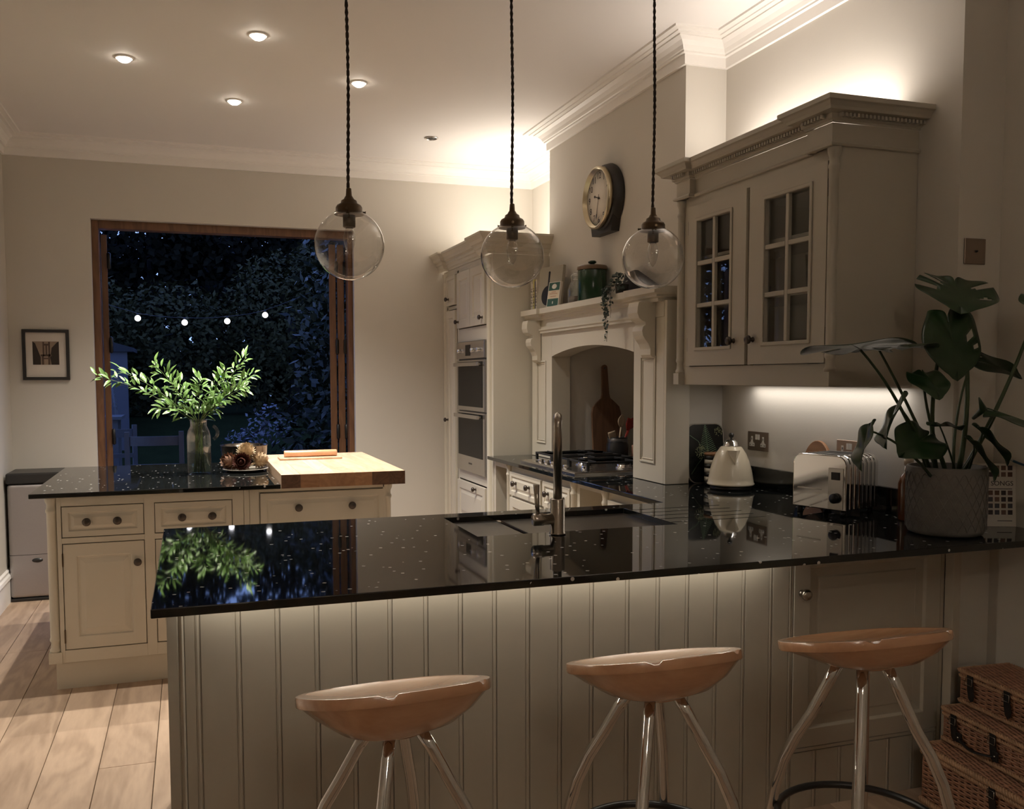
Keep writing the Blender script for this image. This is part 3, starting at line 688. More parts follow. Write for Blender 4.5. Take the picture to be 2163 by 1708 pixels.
for (a, b, ks) in ((-0.558, -0.215, (-0.455, -0.325)), (-0.164, 0.179, (-0.045, 0.090))):
    d = obj('drawer', MB().rings(fd, a, b, 0.704, 0.841, DRAWP), CREAM, il, bevel=0.001, seg=1)
    for kx in ks: knob(d, (kx, IY0+0.002, 0.772), '-Y', PEWTER, 0.019)
    d = obj('door', MB().rings(fd, a, b, 0.190, 0.671, DOORP), CREAM, il, bevel=0.001, seg=1)
    kx = b-0.028 if a < -0.5 else a+0.028
    knob(d, (kx, IY0+0.002, 0.575), '-Y', PEWTER, 0.018)
    hx = a-0.002 if a < -0.5 else b+0.002
    for hz in (0.25, 0.60): obj('hinge', MB().box(hx-0.003, hx+0.003, IY0-0.004, IY0+0.01, hz-0.03, hz+0.03), BRONZE, d)
d = obj('drawer', MB().rings(fd, 0.312, 0.919, 0.645, 0.864, [(0, 0), (0, 0.020), (0.030, 0.020), (0.034, 0.013), (0.040, 0.013), (0.056, 0.017)]), CREAM, il, bevel=0.001, seg=1)
for kx in (0.492, 0.752): knob(d, (kx, IY0+0.002, 0.790), '-Y', PEWTER, 0.019)
obj('drawer', MB().rings(fd, 0.312, 0.919, 0.42, 0.64, DRAWP), CREAM, il, bevel=0.001, seg=1)
obj('drawer', MB().rings(fd, 0.312, 0.919, 0.19, 0.415, DRAWP), CREAM, il, bevel=0.001, seg=1)
column('corner_column', IX0+0.022, IY0+0.022, 0.13, 0.888, 0.024, il, CREAM)
column('corner_column', IX1-0.022, IY0+0.022, 0.13, 0.888, 0.024, il, CREAM)
ig = obj('island_granite_top', MB().box(-0.685, 0.405, 4.330, 5.585, 0.889, 0.910), GRAN, base=(-0.685, 4.33, 0.889), bevel=0.0025)
tag(ig, 'flecked black granite top of the island under the jug of foliage', 'worktop')
bk = thing('butcher_block', 'thick wooden butcher block set into the right end of the island', 'chopping block', (0.71, 4.95, 0.889))
BX0, BX1, BY0, BY1 = 0.409, 1.016, 4.335, 5.50
sx_ = [BX0, 0.500, 0.590, 0.675, 0.760, 0.850, 0.935, BX1]
for i in range(7):
    st = obj('stave', MB().box(sx_[i]+0.0003, sx_[i+1]-0.0003, BY0+0.004, BY1, 0.8892, 0.955), MAPLE, bk, bevel=0.001, seg=1)
    obj('end_grain', MB().box(sx_[i]+0.0003, sx_[i+1]-0.0003, BY0, BY0+0.0038, 0.8892, 0.9545), WALNUT if i in (0, 5, 6) else MIDW, st)

# ---------------------------------------------------------------- ceiling lights
for i, (x, y) in enumerate(SPOTS+[(1.563, 5.827)]):
    lit = i < 4
    t = thing('downlight', ['lit ceiling downlight nearest the camera, above the island front', 'lit ceiling downlight furthest to the left', 'lit ceiling downlight furthest to the right, beside the first pendant cord',
        'lit ceiling downlight furthest back, towards the garden doors', 'unlit dark ceiling downlight above the tall oven cupboard'][i], 'downlight', (x, y, ZC), 0, 'recessed ceiling downlights')
    obj('trim_ring', MB().lathe([(0.0335, ZC-0.0005), (0.046, ZC-0.0005), (0.045, ZC-0.005), (0.037, ZC-0.008), (0.034, ZC-0.004), (0.034, ZC-0.0005)], (x, y, 0), 28), TRIMW if lit else STEEL, t)
    obj('lamp', MB().lathe([(0, ZC-0.024), (0.018, ZC-0.022), (0.029, ZC-0.015), (0.0325, ZC-0.006), (0.033, ZC-0.0008), (0, ZC-0.0008)] if lit else [(0, ZC-0.0045), (0.033, ZC-0.0045), (0.033, ZC-0.0008), (0, ZC-0.0008)], (x, y, 0), 24), BULBE if lit else BLACKP, t)

# ---------------------------------------------------------------- globe pendants
FILA = pm('filament', (0.5, 0.4, 0.3), 0.3, 1.0)
CORD = pm('brown_twisted_cord', (0.030, 0.020, 0.015), 0.8, var=0.3, scale=90)
def pendant(x, y, z, r, label):
    t = thing('pendant_lamp', label, 'pendant lamp', (x, y, z-r), 0, 'clear glass globe pendants over the peninsula')
    mb = MB()
    for ph in (0, PI):
        pts = []; n = 110; zt = z+r+0.055
        for i in range(n+1):
            zz = zt+(ZC-zt)*i/n; a = ph+zz*150
            pts.append((x+0.0022*math.cos(a)+0.002*math.sin(zz*9), y+0.0022*math.sin(a), zz))
        mb.tube(pts, 0.0032, 6)
    obj('cord', mb, CORD, t)
    obj('ceiling_rose', MB().lathe([(0.008, ZC-0.035), (0.04, ZC-0.025), (0.05, ZC-0.001), (0, ZC-0.001)], (x, y, 0), 20), BRONZE, t)
    g = z+r
    mb = MB().lathe([(0.004, g+0.062), (0.0075, g+0.060), (0.009, g+0.040), (0.013, g+0.034), (0.015, g+0.030), (0.022, g+0.026), (0.024, g+0.018), (0.034, g+0.013), (0.038, g+0.006), (0.038, g-0.008), (0.042, g-0.010), (0.042, g-0.014), (0.030, g-0.015), (0, g-0.015)], (x, y, 0), 26)
    for a in (0.2, 2.3, 4.4):
        c, s_ = math.cos(a), math.sin(a)
        mb.tube([(x+0.036*c, y+0.036*s_, g-0.003), (x+0.049*c, y+0.049*s_, g-0.003), (x+0.05*c, y+0.05*s_, g-0.003)], [0.002, 0.002, 0.0042], 8)
    obj('gallery', mb, BRONZE, t)
    obj('lampholder', MB().lathe([(0.018, g-0.0155), (0.018, g-0.048), (0.015, g-0.050), (0, g-0.050)], (x, y, 0), 18), BRONZE, t)
    bl = [(0.010, g-0.050), (0.0125, g-0.058), (0.0165, g-0.072), (0.0172, g-0.082), (0.0145, g-0.100), (0.009, g-0.116), (0.004, g-0.124), (0, g-0.127)]
    o = obj('bulb', MB().lathe(bl, (x, y, 0), 18), CLEAR, t)
    obj('filament', MB().tube([(x-0.004, y, g-0.055), (x-0.005, y, g-0.090), (x, y, g-0.096), (x+0.005, y, g-0.090), (x+0.004, y, g-0.055)], 0.0006, 5), FILA, o)
    prof = []
    a0 = math.asin(0.030/r)
    for i in range(0, 29):
        a = a0+(PI-a0)*i/28
        prof.append((max(r*math.sin(a), 0.0), z+r*math.cos(a)))
    inn = 0 and [(max((r-0.0022)*math.sin(a0+(PI-a0)*i/28), 0.0), z+(r-0.0022)*math.cos(a0+(PI-a0)*i/28)) for i in range(28, -1, -1)]
    obj('globe', MB().lathe(prof, (x, y, 0), 48), CLEAR, t)
pendant(0.447, 2.58, 1.799, 0.100, 'clear glass globe pendant on the left, in front of the garden doors')
pendant(0.968, 2.645, 1.797, 0.099, 'clear glass globe pendant in the middle, in front of the tall cupboard')
pendant(1.430, 2.590, 1.801, 0.099, 'clear glass globe pendant on the right, beside the wall cabinet')

# ---------------------------------------------------------------- wall clock
ck = thing('wall_clock', 'round dial clock in a black case with brass bezel on the chimney breast', 'clock', (XB, 4.56, 2.225))
cc0 = (XB, 4.56, 2.405)
CLW = pm('black_clock_case', (0.016, 0.013, 0.011), 0.45, var=0.2)
DIAL = pm('cream_dial', (0.80, 0.74, 0.65), 0.6, var=0.03)
case = MB().lathe([(0, -0.001), (0.185, -0.001), (0.190, -0.012), (0.180, -0.045), (0.168, -0.062), (0, -0.062)], cc0, 40, axis='X')
case.prism([(4.56-0.12, 2.21), (4.56+0.12, 2.21), (4.56+0.15, 2.33), (4.56-0.15, 2.33)], FX(XB-0.001, 0, 0), 0, 0.05)
obj('case', case, CLW, ck)
obj('bezel', MB().lathe([(0.150, -0.062), (0.170, -0.062), (0.170, -0.086), (0.164, -0.092), (0.158, -0.091), (0.152, -0.070), (0.150, -0.070), (0.150, -0.062)], cc0, 48, axis='X'), BRASS, ck)
obj('dial', MB().lathe([(0, -0.0625), (0.1495, -0.0625), (0.1495, -0.066), (0, -0.066)], cc0, 40, axis='X'), DIAL, ck)
def text_mesh(name, s, size, mat, parent, o, u, v, n, ext=0.0004, align='CENTER'):
    cu = bpy.data.curves.new(name, 'FONT'); cu.body = s; cu.size = size; cu.extrude = ext; cu.align_x = align; cu.align_y = 'CENTER'; cu.resolution_u = 3
    tmp = bpy.data.objects.new('tmp', cu); C.objects.link(tmp)
    bpy.context.view_layer.update()
    dg = bpy.context.evaluated_depsgraph_get()
    me = bpy.data.meshes.new_from_object(tmp.evaluated_get(dg)); C.objects.unlink(tmp); bpy.data.objects.remove(tmp)
    off = org(parent); o = Vector(o); u, v, n = Vector(u), Vector(v), Vector(n)
    for p in me.vertices:
        a, b, c = p.co; p.co = o+u*a+v*b+n*c-off
    me.name = name; me.materials.clear(); me.materials.append(mat)
    ob = bpy.data.objects.new(name, me); C.objects.link(ob); ob.parent = parent
    return ob
NUM = pm('dial_ink', (0.05, 0.04, 0.035), 0.6)
for h in range(1, 13):
    a = 2*PI*h/12
    text_mesh('numeral', str(h), 0.050, NUM, ck, (XB-0.0665, 4.56-0.120*math.sin(a), 2.405+0.120*math.cos(a)), (0, -1, 0), (0, 0, 1), (-1, 0, 0))
def hand(a, ln, wd, name, xo):
    d = Vector((0, -math.sin(a), math.cos(a))); s_ = Vector((0, d.z, -d.y))
    c = Vector((xo, 4.56, 2.405)); mb = MB()
    pts = [(-0.02, wd), (ln*0.72, wd*0.8), (ln*0.76, wd*2.4), (ln*0.84, wd*2.4), (ln, 0.0006)]
    vs = [c+d*t+s_*q for t, q in pts]+[c+d*t-s_*q for t, q in pts[::-1]]
    n = len(vs); vs += [p+Vector((-0.001, 0, 0)) for p in vs]
    mb.add(vs, [tuple(range(n)), tuple(range(n, 2*n))[::-1]]+[(i, (i+1) % n, n+(i+1) % n, n+i) for i in range(n)])
    return obj(name, mb, NUM, ck)
hand(2*PI*(9.55/12), 0.062, 0.003, 'hour_hand', XB-0.068)
hand(2*PI*(32.5/60), 0.118, 0.0018, 'minute_hand', XB-0.0695)
obj('hand_boss', MB().lathe([(0, -0.0665), (0.007, -0.0665), (0.007, -0.072), (0, -0.072)], cc0, 14, axis='X'), NUM, ck)

# ---------------------------------------------------------------- framed photograph on the far wall
pf = thing('framed_photograph', 'small black framed sepia photograph of a bridge left of the doors', 'picture', (-0.90, YF, 1.408))
fp = FY(0, YF-0.001, 0)
obj('frame', MB().frame(fp, -1.044, -0.759, 1.408, 1.744, 0.020, 0, 0.022), pm('black_frame', (0.014, 0.011, 0.009), 0.4), pf, bevel=0.002)
obj('mount', MB().fbox(fp, -1.025, -0.778, 1.427, 1.725, 0.001, 0.006), pm('white_mount', (0.66, 0.60, 0.53), 0.8), pf)
SEP = [pm('sepia_sky', (0.30, 0.22, 0.16), 0.7), pm('sepia_dark', (0.030, 0.019, 0.013), 0.7), pm('sepia_mid', (0.09, 0.055, 0.038), 0.7)]
px0, px1, pz0, pz1 = -0.983, -0.823, 1.510, 1.665
obj('print', MB().fbox(fp, px0, px1, pz0, pz1, 0.0062, 0.0066), SEP[0], pf)
mb = MB()
for poly in ([(0, 0), (0.30, 0), (0.30, 0.32), (0.10, 0.92), (0, 1)], [(0.70, 0), (1, 0), (1, 1), (0.92, 0.95), (0.72, 0.72), (0.66, 0.3)]):
    mb.prism([(px0+a*(px1-px0), pz0+b*(pz1-pz0)) for a, b in poly], fp, 0.0067, 0.0069)
obj('printed_buildings', mb, SEP[1], pf)
mb = MB()
g = lambda a0, a1, b0, b1: mb.fbox(fp, px0+a0*(px1-px0), px0+a1*(px1-px0), pz0+b0*(pz1-pz0), pz0+b1*(pz1-pz0), 0.0070, 0.0072)
g(0.38, 0.44, 0.36, 0.98); g(0.60, 0.66, 0.36, 0.98); g(0.44, 0.60, 0.82, 0.90); g(0.49, 0.55, 0.42, 0.82); g(0.30, 0.72, 0.36, 0.44); g(0.34, 0.42, 0.0, 0.36); g(0.58, 0.66, 0.0, 0.36); g(0.42, 0.58, 0.24, 0.30)
obj('printed_bridge', mb, SEP[2], pf)

# ---------------------------------------------------------------- steel bin in the corner
bn = thing('kitchen_bin', 'tall steel recycling bin with dark lid in the corner behind the island', 'bin', (-0.93, 6.38, 0))
obj('bin_body', MB().box(-1.108, -0.74, 6.235, 6.54, 0.022, 0.752), pm('matt_steel', (0.40, 0.37, 0.36), 0.42, 0.9, var=0.04, scale=60, stretch=(1, 1, 8)), bn, bevel=0.022, seg=4)
obj('bin_base', MB().box(-1.106, -0.742, 6.237, 6.538, 0.0, 0.0215), BLACKP, bn, bevel=0.006)
obj('bin_lid', MB().box(-1.112, -0.736, 6.23, 6.545, 0.753, 0.822), BLACKP, bn, bevel=0.012, seg=3)
obj('drawer_gap', MB().box(-1.1085, -0.7395, 6.2345, 6.25, 0.298, 0.301), BLACKP, bn)
obj('pull_slot', MB().lathe([(0, -0.0008), (0.02, -0.0008), (0.02, -0.003), (0, -0.003)], (-0.945, 6.235, 0.262), 20, axis='Y', sx=1.6, sy=0.7), BLACKP, bn)

# ---------------------------------------------------------------- gas hob
hb = thing('gas_hob', 'stainless five burner gas hob with black cast iron pan supports', 'hob', (2.13, 4.60, 0.91))
obj('hob_plate', MB().rings(Frame((0, 0, 0), (1, 0, 0), (0, 1, 0), (0, 0, 1)), 1.880, 2.385, 4.205, 4.995, [(0, 0.9104), (0, 0.918), (0.006, 0.923), (0.02, 0.926), (0.03, 0.922)]), STEEL, hb)
def burner(x, y, r):
    o = obj('burner', MB().lathe([(0, 0.9225), (r*1.25, 0.9225), (r*1.25, 0.929), (r, 0.931), (r*1.05, 0.942), (r*0.95, 0.944), (0, 0.944)], (x, y, 0), 24), CHROME, hb)
    obj('burner_cap', MB().lathe([(0, 0.9442), (r*0.95, 0.9442), (r*0.98, 0.950), (r*0.8, 0.954), (0, 0.954)], (x, y, 0), 24), BLACKM, o)
BUR = [(2.24, 4.36, 0.036), (2.02, 4.36, 0.026), (2.13, 4.60, 0.052), (2.24, 4.84, 0.036), (2.04, 4.84, 0.030)]
for bx_, by_, br in BUR: burner(bx_, by_, br)
for ky in (4.42, 4.51, 4.60, 4.69, 4.78):
    obj('control_knob', MB().lathe([(0, 0.9225), (0.018, 0.9225), (0.016, 0.942), (0.012, 0.945), (0, 0.945)], (1.925, ky, 0), 16), CHROME, hb)
for (y0, y1) in ((4.235, 4.478), (4.482, 4.718), (4.722, 4.965)):
    mb = MB()
    x0, x1 = 1.965, 2.355
    zt = 0.972; h = 0.010
    mb.box(x0, x1, y0, y0+0.010, zt-h, zt).box(x0, x1, y1-0.010, y1, zt-h, zt).box(x0, x0+0.010, y0, y1, zt-h, zt).box(x1-0.010, x1, y0, y1, zt-h, zt)
    ym = (y0+y1)/2
    for bx_, by_, br in BUR:
        if y0 < by_ < y1:
            for a in range(4):
                an = a*PI/2
                for q in range(5):
                    pass
                dx, dy = round(math.cos(an)), round(math.sin(an))
                e = (x1-0.005 if dx > 0 else x0+0.005) if dx else bx_
                f = (y1-0.005 if dy > 0 else y0+0.005) if dy else by_
                if dx: mb.box(min(bx_+dx*0.02, e), max(bx_+dx*0.02, e), by_-0.004, by_+0.004, zt-h+0.001, zt+0.004)
                else: mb.box(bx_-0.004, bx_+0.004, min(by_+dy*0.02, f), max(by_+dy*0.02, f), zt-h+0.001, zt+0.004)
    for fx0 in (x0, x1-0.014):
        for fy0 in (y0, y1-0.014): mb.prism([(0, 0), (0.014, 0), (0.014, 0.046), (-0.002, 0.046)], Frame((fx0, fy0+0.014, 0.926), (1, 0, 0), (0, 0, 1), (0, -1, 0)), 0, 0.014)
    obj('pan_support', mb, BLACKM, hb, bevel=0.0015, seg=1)

# ---------------------------------------------------------------- things in the hob alcove
bd = thing('paddle_board', 'dark wooden paddle chopping board leaning inside the hob alcove', 'chopping board', (2.47, 5.02, 0.91))
pl = []
for i in range(13):
    a = PI*i/12; pl.append((0.018*math.cos(a), 0.565+0.018*math.sin(a)))
body = [(0.024, 0.40), (0.03, 0.375), (0.06, 0.35), (0.09, 0.32), (0.10, 0.28), (0.10, 0.01), (0.09, 0.0)]
poly = body[::-1]+pl+[(-a, b) for a, b in body]
obj('board', MB().prism(poly, Frame((2.47, 5.030, 0.911), (1, 0, 0), (0, 0.10, 0.995), (0, -0.995, 0.10)), 0, 0.018), BOARDW, bd, bevel=0.002)
obj('hanging_hole', MB().lathe([(0, 0), (0.006, 0), (0.006, -0.0008), (0, -0.0008)], (2.47, 5.0685, 1.472), 12, axis='Y'), BLACKP, bd)
uc = thing('utensil_crock', 'black utensil crock with a grey band beside the hob burners', 'crock', (2.455, 4.86, 0.91))
obj('crock', MB().lathe([(0, 0.9105), (0.062, 0.9105), (0.067, 0.918), (0.067, 1.010), (0.060, 1.022), (0.060, 1.052), (0.063, 1.055), (0.058, 1.055), (0.054, 1.02), (0.056, 0.925), (0, 0.92)], (2.455, 4.86, 0), 28), pm('black_ceramic', (0.012, 0.012, 0.013), 0.3), uc)
obj('crock_band', MB().lathe([(0.0605, 1.024), (0.0612, 1.026), (0.0612, 1.046), (0.0605, 1.048)], (2.455, 4.86, 0), 28), pm('grey_band', (0.16, 0.16, 0.17), 0.25, 0.8), uc)
def utensil(name, label, cat, base, tip, mat, kind):
    base, tip = Vector(base), Vector(tip)
    t = thing(name, label, cat, base, 0, 'utensils in the crock')
    d = (tip-base).normalized()
    hp = tip-d*0.07
    obj('handle', MB().tube([base, (base+hp)/2, hp], [0.005, 0.0055, 0.005], 8), mat, t)
    u = Vector((1, 0, 0)); u = (u-d*u.dot(d)).normalized(); n_ = u.cross(d)
    mb = MB(); vs = []; fs = []
    N = 9
    for i in range(N):
        tt = i/(N-1); wdt = (0.022*math.sin(PI*min(tt*0.9+0.08, 1))+0.003) if kind == 'spoon' else (0.006+0.018*min(tt*2.2, 1))
        for j in range(5):
            s_ = j/2-1
            vs.append(hp+d*(0.075*tt)+u*(s_*wdt)+n_*(0.006*(s_*s_-1) if kind == 'spoon' else 0))
    for i in range(N-1):
        for j in range(4): fs.append((i*5+j, i*5+j+1, i*5+6+j, i*5+5+j))
    mb.add(vs, fs, True)
    o = obj('head', mb, mat, t); so = o.modifiers.new('solid', 'SOLIDIFY'); so.thickness = 0.004
WS = pm('pale_spoon_wood', (0.48, 0.37, 0.26), 0.6); RED = pm('red_silicone', (0.33, 0.035, 0.025), 0.45)
utensil('wooden_spoon', 'pale wooden spoon standing upright in the black crock', 'spoon', (2.455, 4.86, 0.925), (2.475, 4.84, 1.185), WS, 'spoon')
utensil('spatula', 'red silicone spatula leaning right in the black crock', 'spatula', (2.46, 4.86, 0.925), (2.53, 4.83, 1.16), RED, 'flat')
utensil('spatula', 'short cream spatula leaning left in the black crock', 'spatula', (2.45, 4.86, 0.925), (2.405, 4.84, 1.085), WS, 'flat')
utensil('serving_spoon', 'dark red serving spoon at the back of the black crock', 'spoon', (2.462, 4.875, 0.925), (2.575, 4.88, 1.165), RED, 'spoon')
pg = thing('salt_grinder', 'small pink salt grinder with steel base behind the hob', 'grinder', (2.545, 4.80, 0.91))
obj('grinder_body', MB().lathe([(0, 0.9325), (0.024, 0.9325), (0.026, 1.0), (0.022, 1.008), (0, 1.008)], (2.545, 4.80, 0), 20), pm('pink_salt', (0.50, 0.26, 0.19), 0.4, var=0.3, scale=120), pg)
obj('grinder_base', MB().lathe([(0, 0.9105), (0.022, 0.9105), (0.022, 0.932), (0, 0.932)], (2.545, 4.80, 0), 20), CHROME, pg)

# ---------------------------------------------------------------- on the mantel
ZM = 1.8382
SP = [(0.62, 0.58, 0.50), (0.55, 0.50, 0.20), (0.66, 0.62, 0.56), (0.05, 0.05, 0.09), (0.60, 0.55, 0.47)]
yy = 5.405
for i, (wd, h, cc) in enumerate(((0.022, 0.19, SP[0]), (0.013, 0.175, SP[2]), (0.028, 0.20, SP[1]), (0.016, 0.185, SP[3]), (0.020, 0.195, SP[4]))):
    t = thing('book', ['white paperback at the outer end of the row on the mantel', 'thin pale paperback second in the row on the mantel', 'thick book with yellow spine lettering on the mantel', 'book with dark blue and white spine on the mantel', 'cream hardback next to the frying pan book on the mantel'][i], 'book', (2.165, yy-wd/2, ZM), 0, 'books standing on the mantel')
    obj('book_cover', MB().box(2.105, 2.107, yy-wd, yy, ZM, ZM+h).box(2.107, 2.225, yy-wd, yy-wd+0.002, ZM, ZM+h).box(2.107, 2.225, yy-0.002, yy, ZM, ZM+h), pm('spine_%d' % i, cc, 0.55, var=0.1), t)
    obj('page_block', MB().box(2.1072, 2.222, yy-wd+0.0021, yy-0.0021, ZM+0.003, ZM+h-0.003), pm('paper', (0.62, 0.56, 0.46), 0.9, var=0.08, scale=80), t)
    mb = MB()
    for k in range(7): mb.box(2.1042, 2.1049, yy-wd*0.72, yy-wd*0.28, ZM+0.03+k*0.018, ZM+0.03+k*0.018+(0.006+0.007*((k*i+k) % 2)))
    obj('spine_lettering', mb, pm('spine_ink', (0.06, 0.05, 0.05), 0.6), t)
    yy -= wd+0.0015
cbk = thing('cookbook', 'tall pale cookbook with a black frying pan on its cover, on the mantel', 'book', (2.2, 5.15, ZM))
fc = Frame((2.096, 5.286, ZM), Vector((0.26, -0.966, 0)).normalized(), Vector((0.10, 0.01, 0.99)).normalized(), Vector((-0.966, -0.26, 0.1)).normalized())
obj('book_cover', MB().fbox(fc, 0, 0.235, 0, 0.265, -0.022, 0.0), pm('cookbook_cover', (0.36, 0.33, 0.26), 0.55), cbk, bevel=0.001, seg=1)
mb = MB()
circ = [(0.105+0.062*math.cos(2*PI*i/28), 0.085+0.062*math.sin(2*PI*i/28)) for i in range(28)]
mb.prism(circ, fc, 0.0003, 0.0012); mb.fbox(fc, 0.098, 0.114, 0.145, 0.225, 0.0003, 0.0012)
mb.prism([(0.106+0.0095*math.cos(2*PI*i/14), 0.226+0.0095*math.sin(2*PI*i/14)) for i in range(14)], fc, 0.0003, 0.0012)
obj('printed_pan', mb, pm('pan_print', (0.012, 0.012, 0.012), 0.5), cbk)
gb = thing('paperback', 'green and cream banded paperback with oval emblem leaning on the mantel', 'book', (2.10, 5.03, ZM))
fg2 = Frame((2.072, 5.060, ZM+0.0005), Vector((0.30, -0.954, 0)).normalized(), Vector((0.14, 0.03, 0.99)).normalized(), Vector((-0.95, -0.3, 0.14)).normalized())
GRN = pm('paperback_green', (0.028, 0.085, 0.062), 0.5); IVO = pm('paperback_ivory', (0.62, 0.52, 0.38), 0.55); WHT = pm('paper_white', (0.66, 0.62, 0.55), 0.6)
bwd, bht = 0.108, 0.152
obj('page_block', MB().fbox(fg2, 0, bwd, 0, bht, -0.016, 0.0), WHT, gb)
b0 = obj('cover_border', MB().fbox(fg2, 0, bwd, 0, bht, 0.0002, 0.0008), WHT, gb)
obj('green_band', MB().fbox(fg2, 0.005, bwd-0.005, 0.004, 0.050, 0.0009, 0.0014).fbox(fg2, 0.005, bwd-0.005, 0.100, bht-0.004, 0.0009, 0.0014), GRN, gb)
obj('cream_band', MB().fbox(fg2, 0.005, bwd-0.005, 0.051, 0.099, 0.0009, 0.0014), IVO, gb)
obj('oval_emblem', MB().prism([(bwd/2+0.022*math.cos(2*PI*i/24), 0.124+0.015*math.sin(2*PI*i/24)) for i in range(24)], fg2, 0.0015, 0.0019), WHT, gb)
obj('small_emblem', MB().prism([(bwd/2+0.004*math.cos(2*PI*i/12), 0.026+0.009*math.sin(2*PI*i/12)) for i in range(12)], fg2, 0.0015, 0.0019), WHT, gb)
mb = MB()
for (q, l) in ((0.088, 0.020), (0.078, 0.036), (0.062, 0.026)): mb.fbox(fg2, bwd/2-l, bwd/2+l, q, q+0.0035, 0.0015, 0.0018)
obj('cover_lettering', mb, pm('orange_ink', (0.40, 0.20, 0.12), 0.6), gb)
gj = thing('glass_jar', 'clear glass swing-top jar beside the green canister on the mantel', 'jar', (2.165, 4.80, ZM))
obj('jar', MB().lathe([(0, 0.001), (0.054, 0.001), (0.060, 0.010), (0.061, 0.085), (0.050, 0.120), (0.036, 0.135), (0.036, 0.150), (0.040, 0.153), (0.040, 0.160), (0.034, 0.160), (0.033, 0.136), (0.047, 0.118), (0.058, 0.085), (0.057, 0.012), (0, 0.006)], (2.165, 4.80, ZM), 32), VASEG, gj)
obj('lid', MB().lathe([(0, 0.161), (0.038, 0.161), (0.040, 0.168), (0.030, 0.178), (0, 0.180)], (2.165, 4.80, ZM), 24), VASEG, gj)
obj('wire_clip', MB().tube([(2.125, 4.80, ZM+0.125), (2.120, 4.80, ZM+0.165), (2.14, 4.80, ZM+0.185), (2.165, 4.80, ZM+0.182)], 0.0012, 6).tube([(2.165+0.0375*math.cos(a*PI/10), 4.80+0.0375*math.sin(a*PI/10), ZM+0.143) for a in range(20)], 0.0012, 6, closed=True), STEEL, gj)
obj('jar_contents', MB().lathe([(0, 0.0065), (0.055, 0.0115), (0.0565, 0.045), (0, 0.047)], (2.165, 4.80, ZM), 24), pm('dark_sugar', (0.18, 0.12, 0.08), 0.9, var=0.2), gj)
gc = thing('green_canister', 'dark green ceramic canister with brown rimmed lid on the mantel', 'canister', (2.160, 4.60, ZM))
DG = pm('dark_green_glaze', (0.008, 0.032, 0.012), 0.16, var=0.25, scale=12)
obj('canister', MB().lathe([(0, 0.0005), (0.078, 0.0005), (0.081, 0.006), (0.081, 0.170), (0.078, 0.175), (0, 0.175)], (2.160, 4.60, ZM), 36), DG, gc)
l_ = obj('lid', MB().lathe([(0.080, 0.1755), (0.085, 0.177), (0.085, 0.193), (0.080, 0.199), (0.05, 0.203), (0, 0.204)], (2.160, 4.60, ZM), 36), pm('brown_lid', (0.13, 0.085, 0.05), 0.3), gc)
obj('lid_knob', MB().lathe([(0.012, 0.204), (0.012, 0.210), (0.022, 0.214), (0.024, 0.222), (0.018, 0.227), (0, 0.227)], (2.160, 4.60, ZM), 24), DG, l_)
sl = thing('slate_block', 'dark grey wedge-shaped slate leaning at the near end of the mantel', 'slate', (2.18, 4.08, ZM))
obj('slate', MB().prism([(3.86, 0), (4.30, 0), (4.235, 0.118), (4.14, 0.125)], FX(2.205, 0, ZM+0.0005), 0, 0.028), pm('dark_slate', (0.030, 0.028, 0.030), 0.9, bump=0.3), sl, bevel=0.003)
# ---------------------------------------------------------------- kettle corner
def lab(o, **k):
    for a, b in k.items(): o[a] = b
hbd = thing('botanical_tray', 'black tray printed with pale fern and cow parsley, leaning in the corner', 'tray', (2.345, 3.73, 0.91))
fh = Frame((2.345, 3.700, 0.9105), (1, 0, 0), Vector((0, 0.11, 0.994)), Vector((0, -0.994, 0.11)))
def rrect(w_, h_, r, n=6):
    p = []
    for cx_, cy_, a0 in ((w_/2-r, h_-r, 0), (-w_/2+r, h_-r, PI/2), (-w_/2+r, r, PI), (w_/2-r, r, 1.5*PI)):
        for i in range(n+1):
            a = a0+PI/2*i/n; p.append((cx_+r*math.cos(a), cy_+r*math.sin(a)))
    return p
obj('tray_rim', MB().prism(rrect(0.205, 0.285, 0.045), fh, -0.004, 0.004), pm('tray_edge', (0.30, 0.27, 0.22), 0.5), hbd, bevel=0.001, seg=1)
obj('tray_face', MB().prism([(a, b+0.004) for a, b in rrect(0.193, 0.276, 0.040)], fh, 0.0042, 0.0048), pm('tray_black', (0.008, 0.009, 0.008), 0.25), hbd)
FERN = pm('fern_print', (0.10, 0.16, 0.09), 0.4); COWP = pm('parsley_print', (0.24, 0.25, 0.13), 0.4)
def poly_stroke(mb, pts, wd, c=0.0050):
    for (a, b), (e, f) in zip(pts[:-1], pts[1:]):
        d = Vector((e-a, f-b)); d.normalize(); n_ = Vector((-d.y, d.x))*wd
        mb.prism([(a+n_.x, b+n_.y), (e+n_.x*0.8, f+n_.y*0.8), (e-n_.x*0.8, f-n_.y*0.8), (a-n_.x, b-n_.y)], fh, c, c+0.0004)
mb = MB()
for i in range(16):
    t = i/15; y_ = 0.135+0.135*t; l_ = 0.045*(1-t)+0.004
    for s_ in (-1, 1): poly_stroke(mb, [(0.012-0.012*t, y_), (0.012-0.012*t+s_*l_, y_+0.018-0.01*t)], 0.0017)
poly_stroke(mb, [(0.02, 0.05), (0.012, 0.135), (0.0, 0.272)], 0.0016)
poly_stroke(mb, [(-0.085, 0.045), (-0.05, 0.09), (-0.02, 0.12)], 0.0016); poly_stroke(mb, [(-0.085, 0.23), (-0.04, 0.20), (-0.02, 0.16)], 0.0016); poly_stroke(mb, [(0.08, 0.12), (0.03, 0.15)], 0.0016)
obj('printed_fern', mb, FERN, hbd)
mb = MB(); rr = random.Random(3)
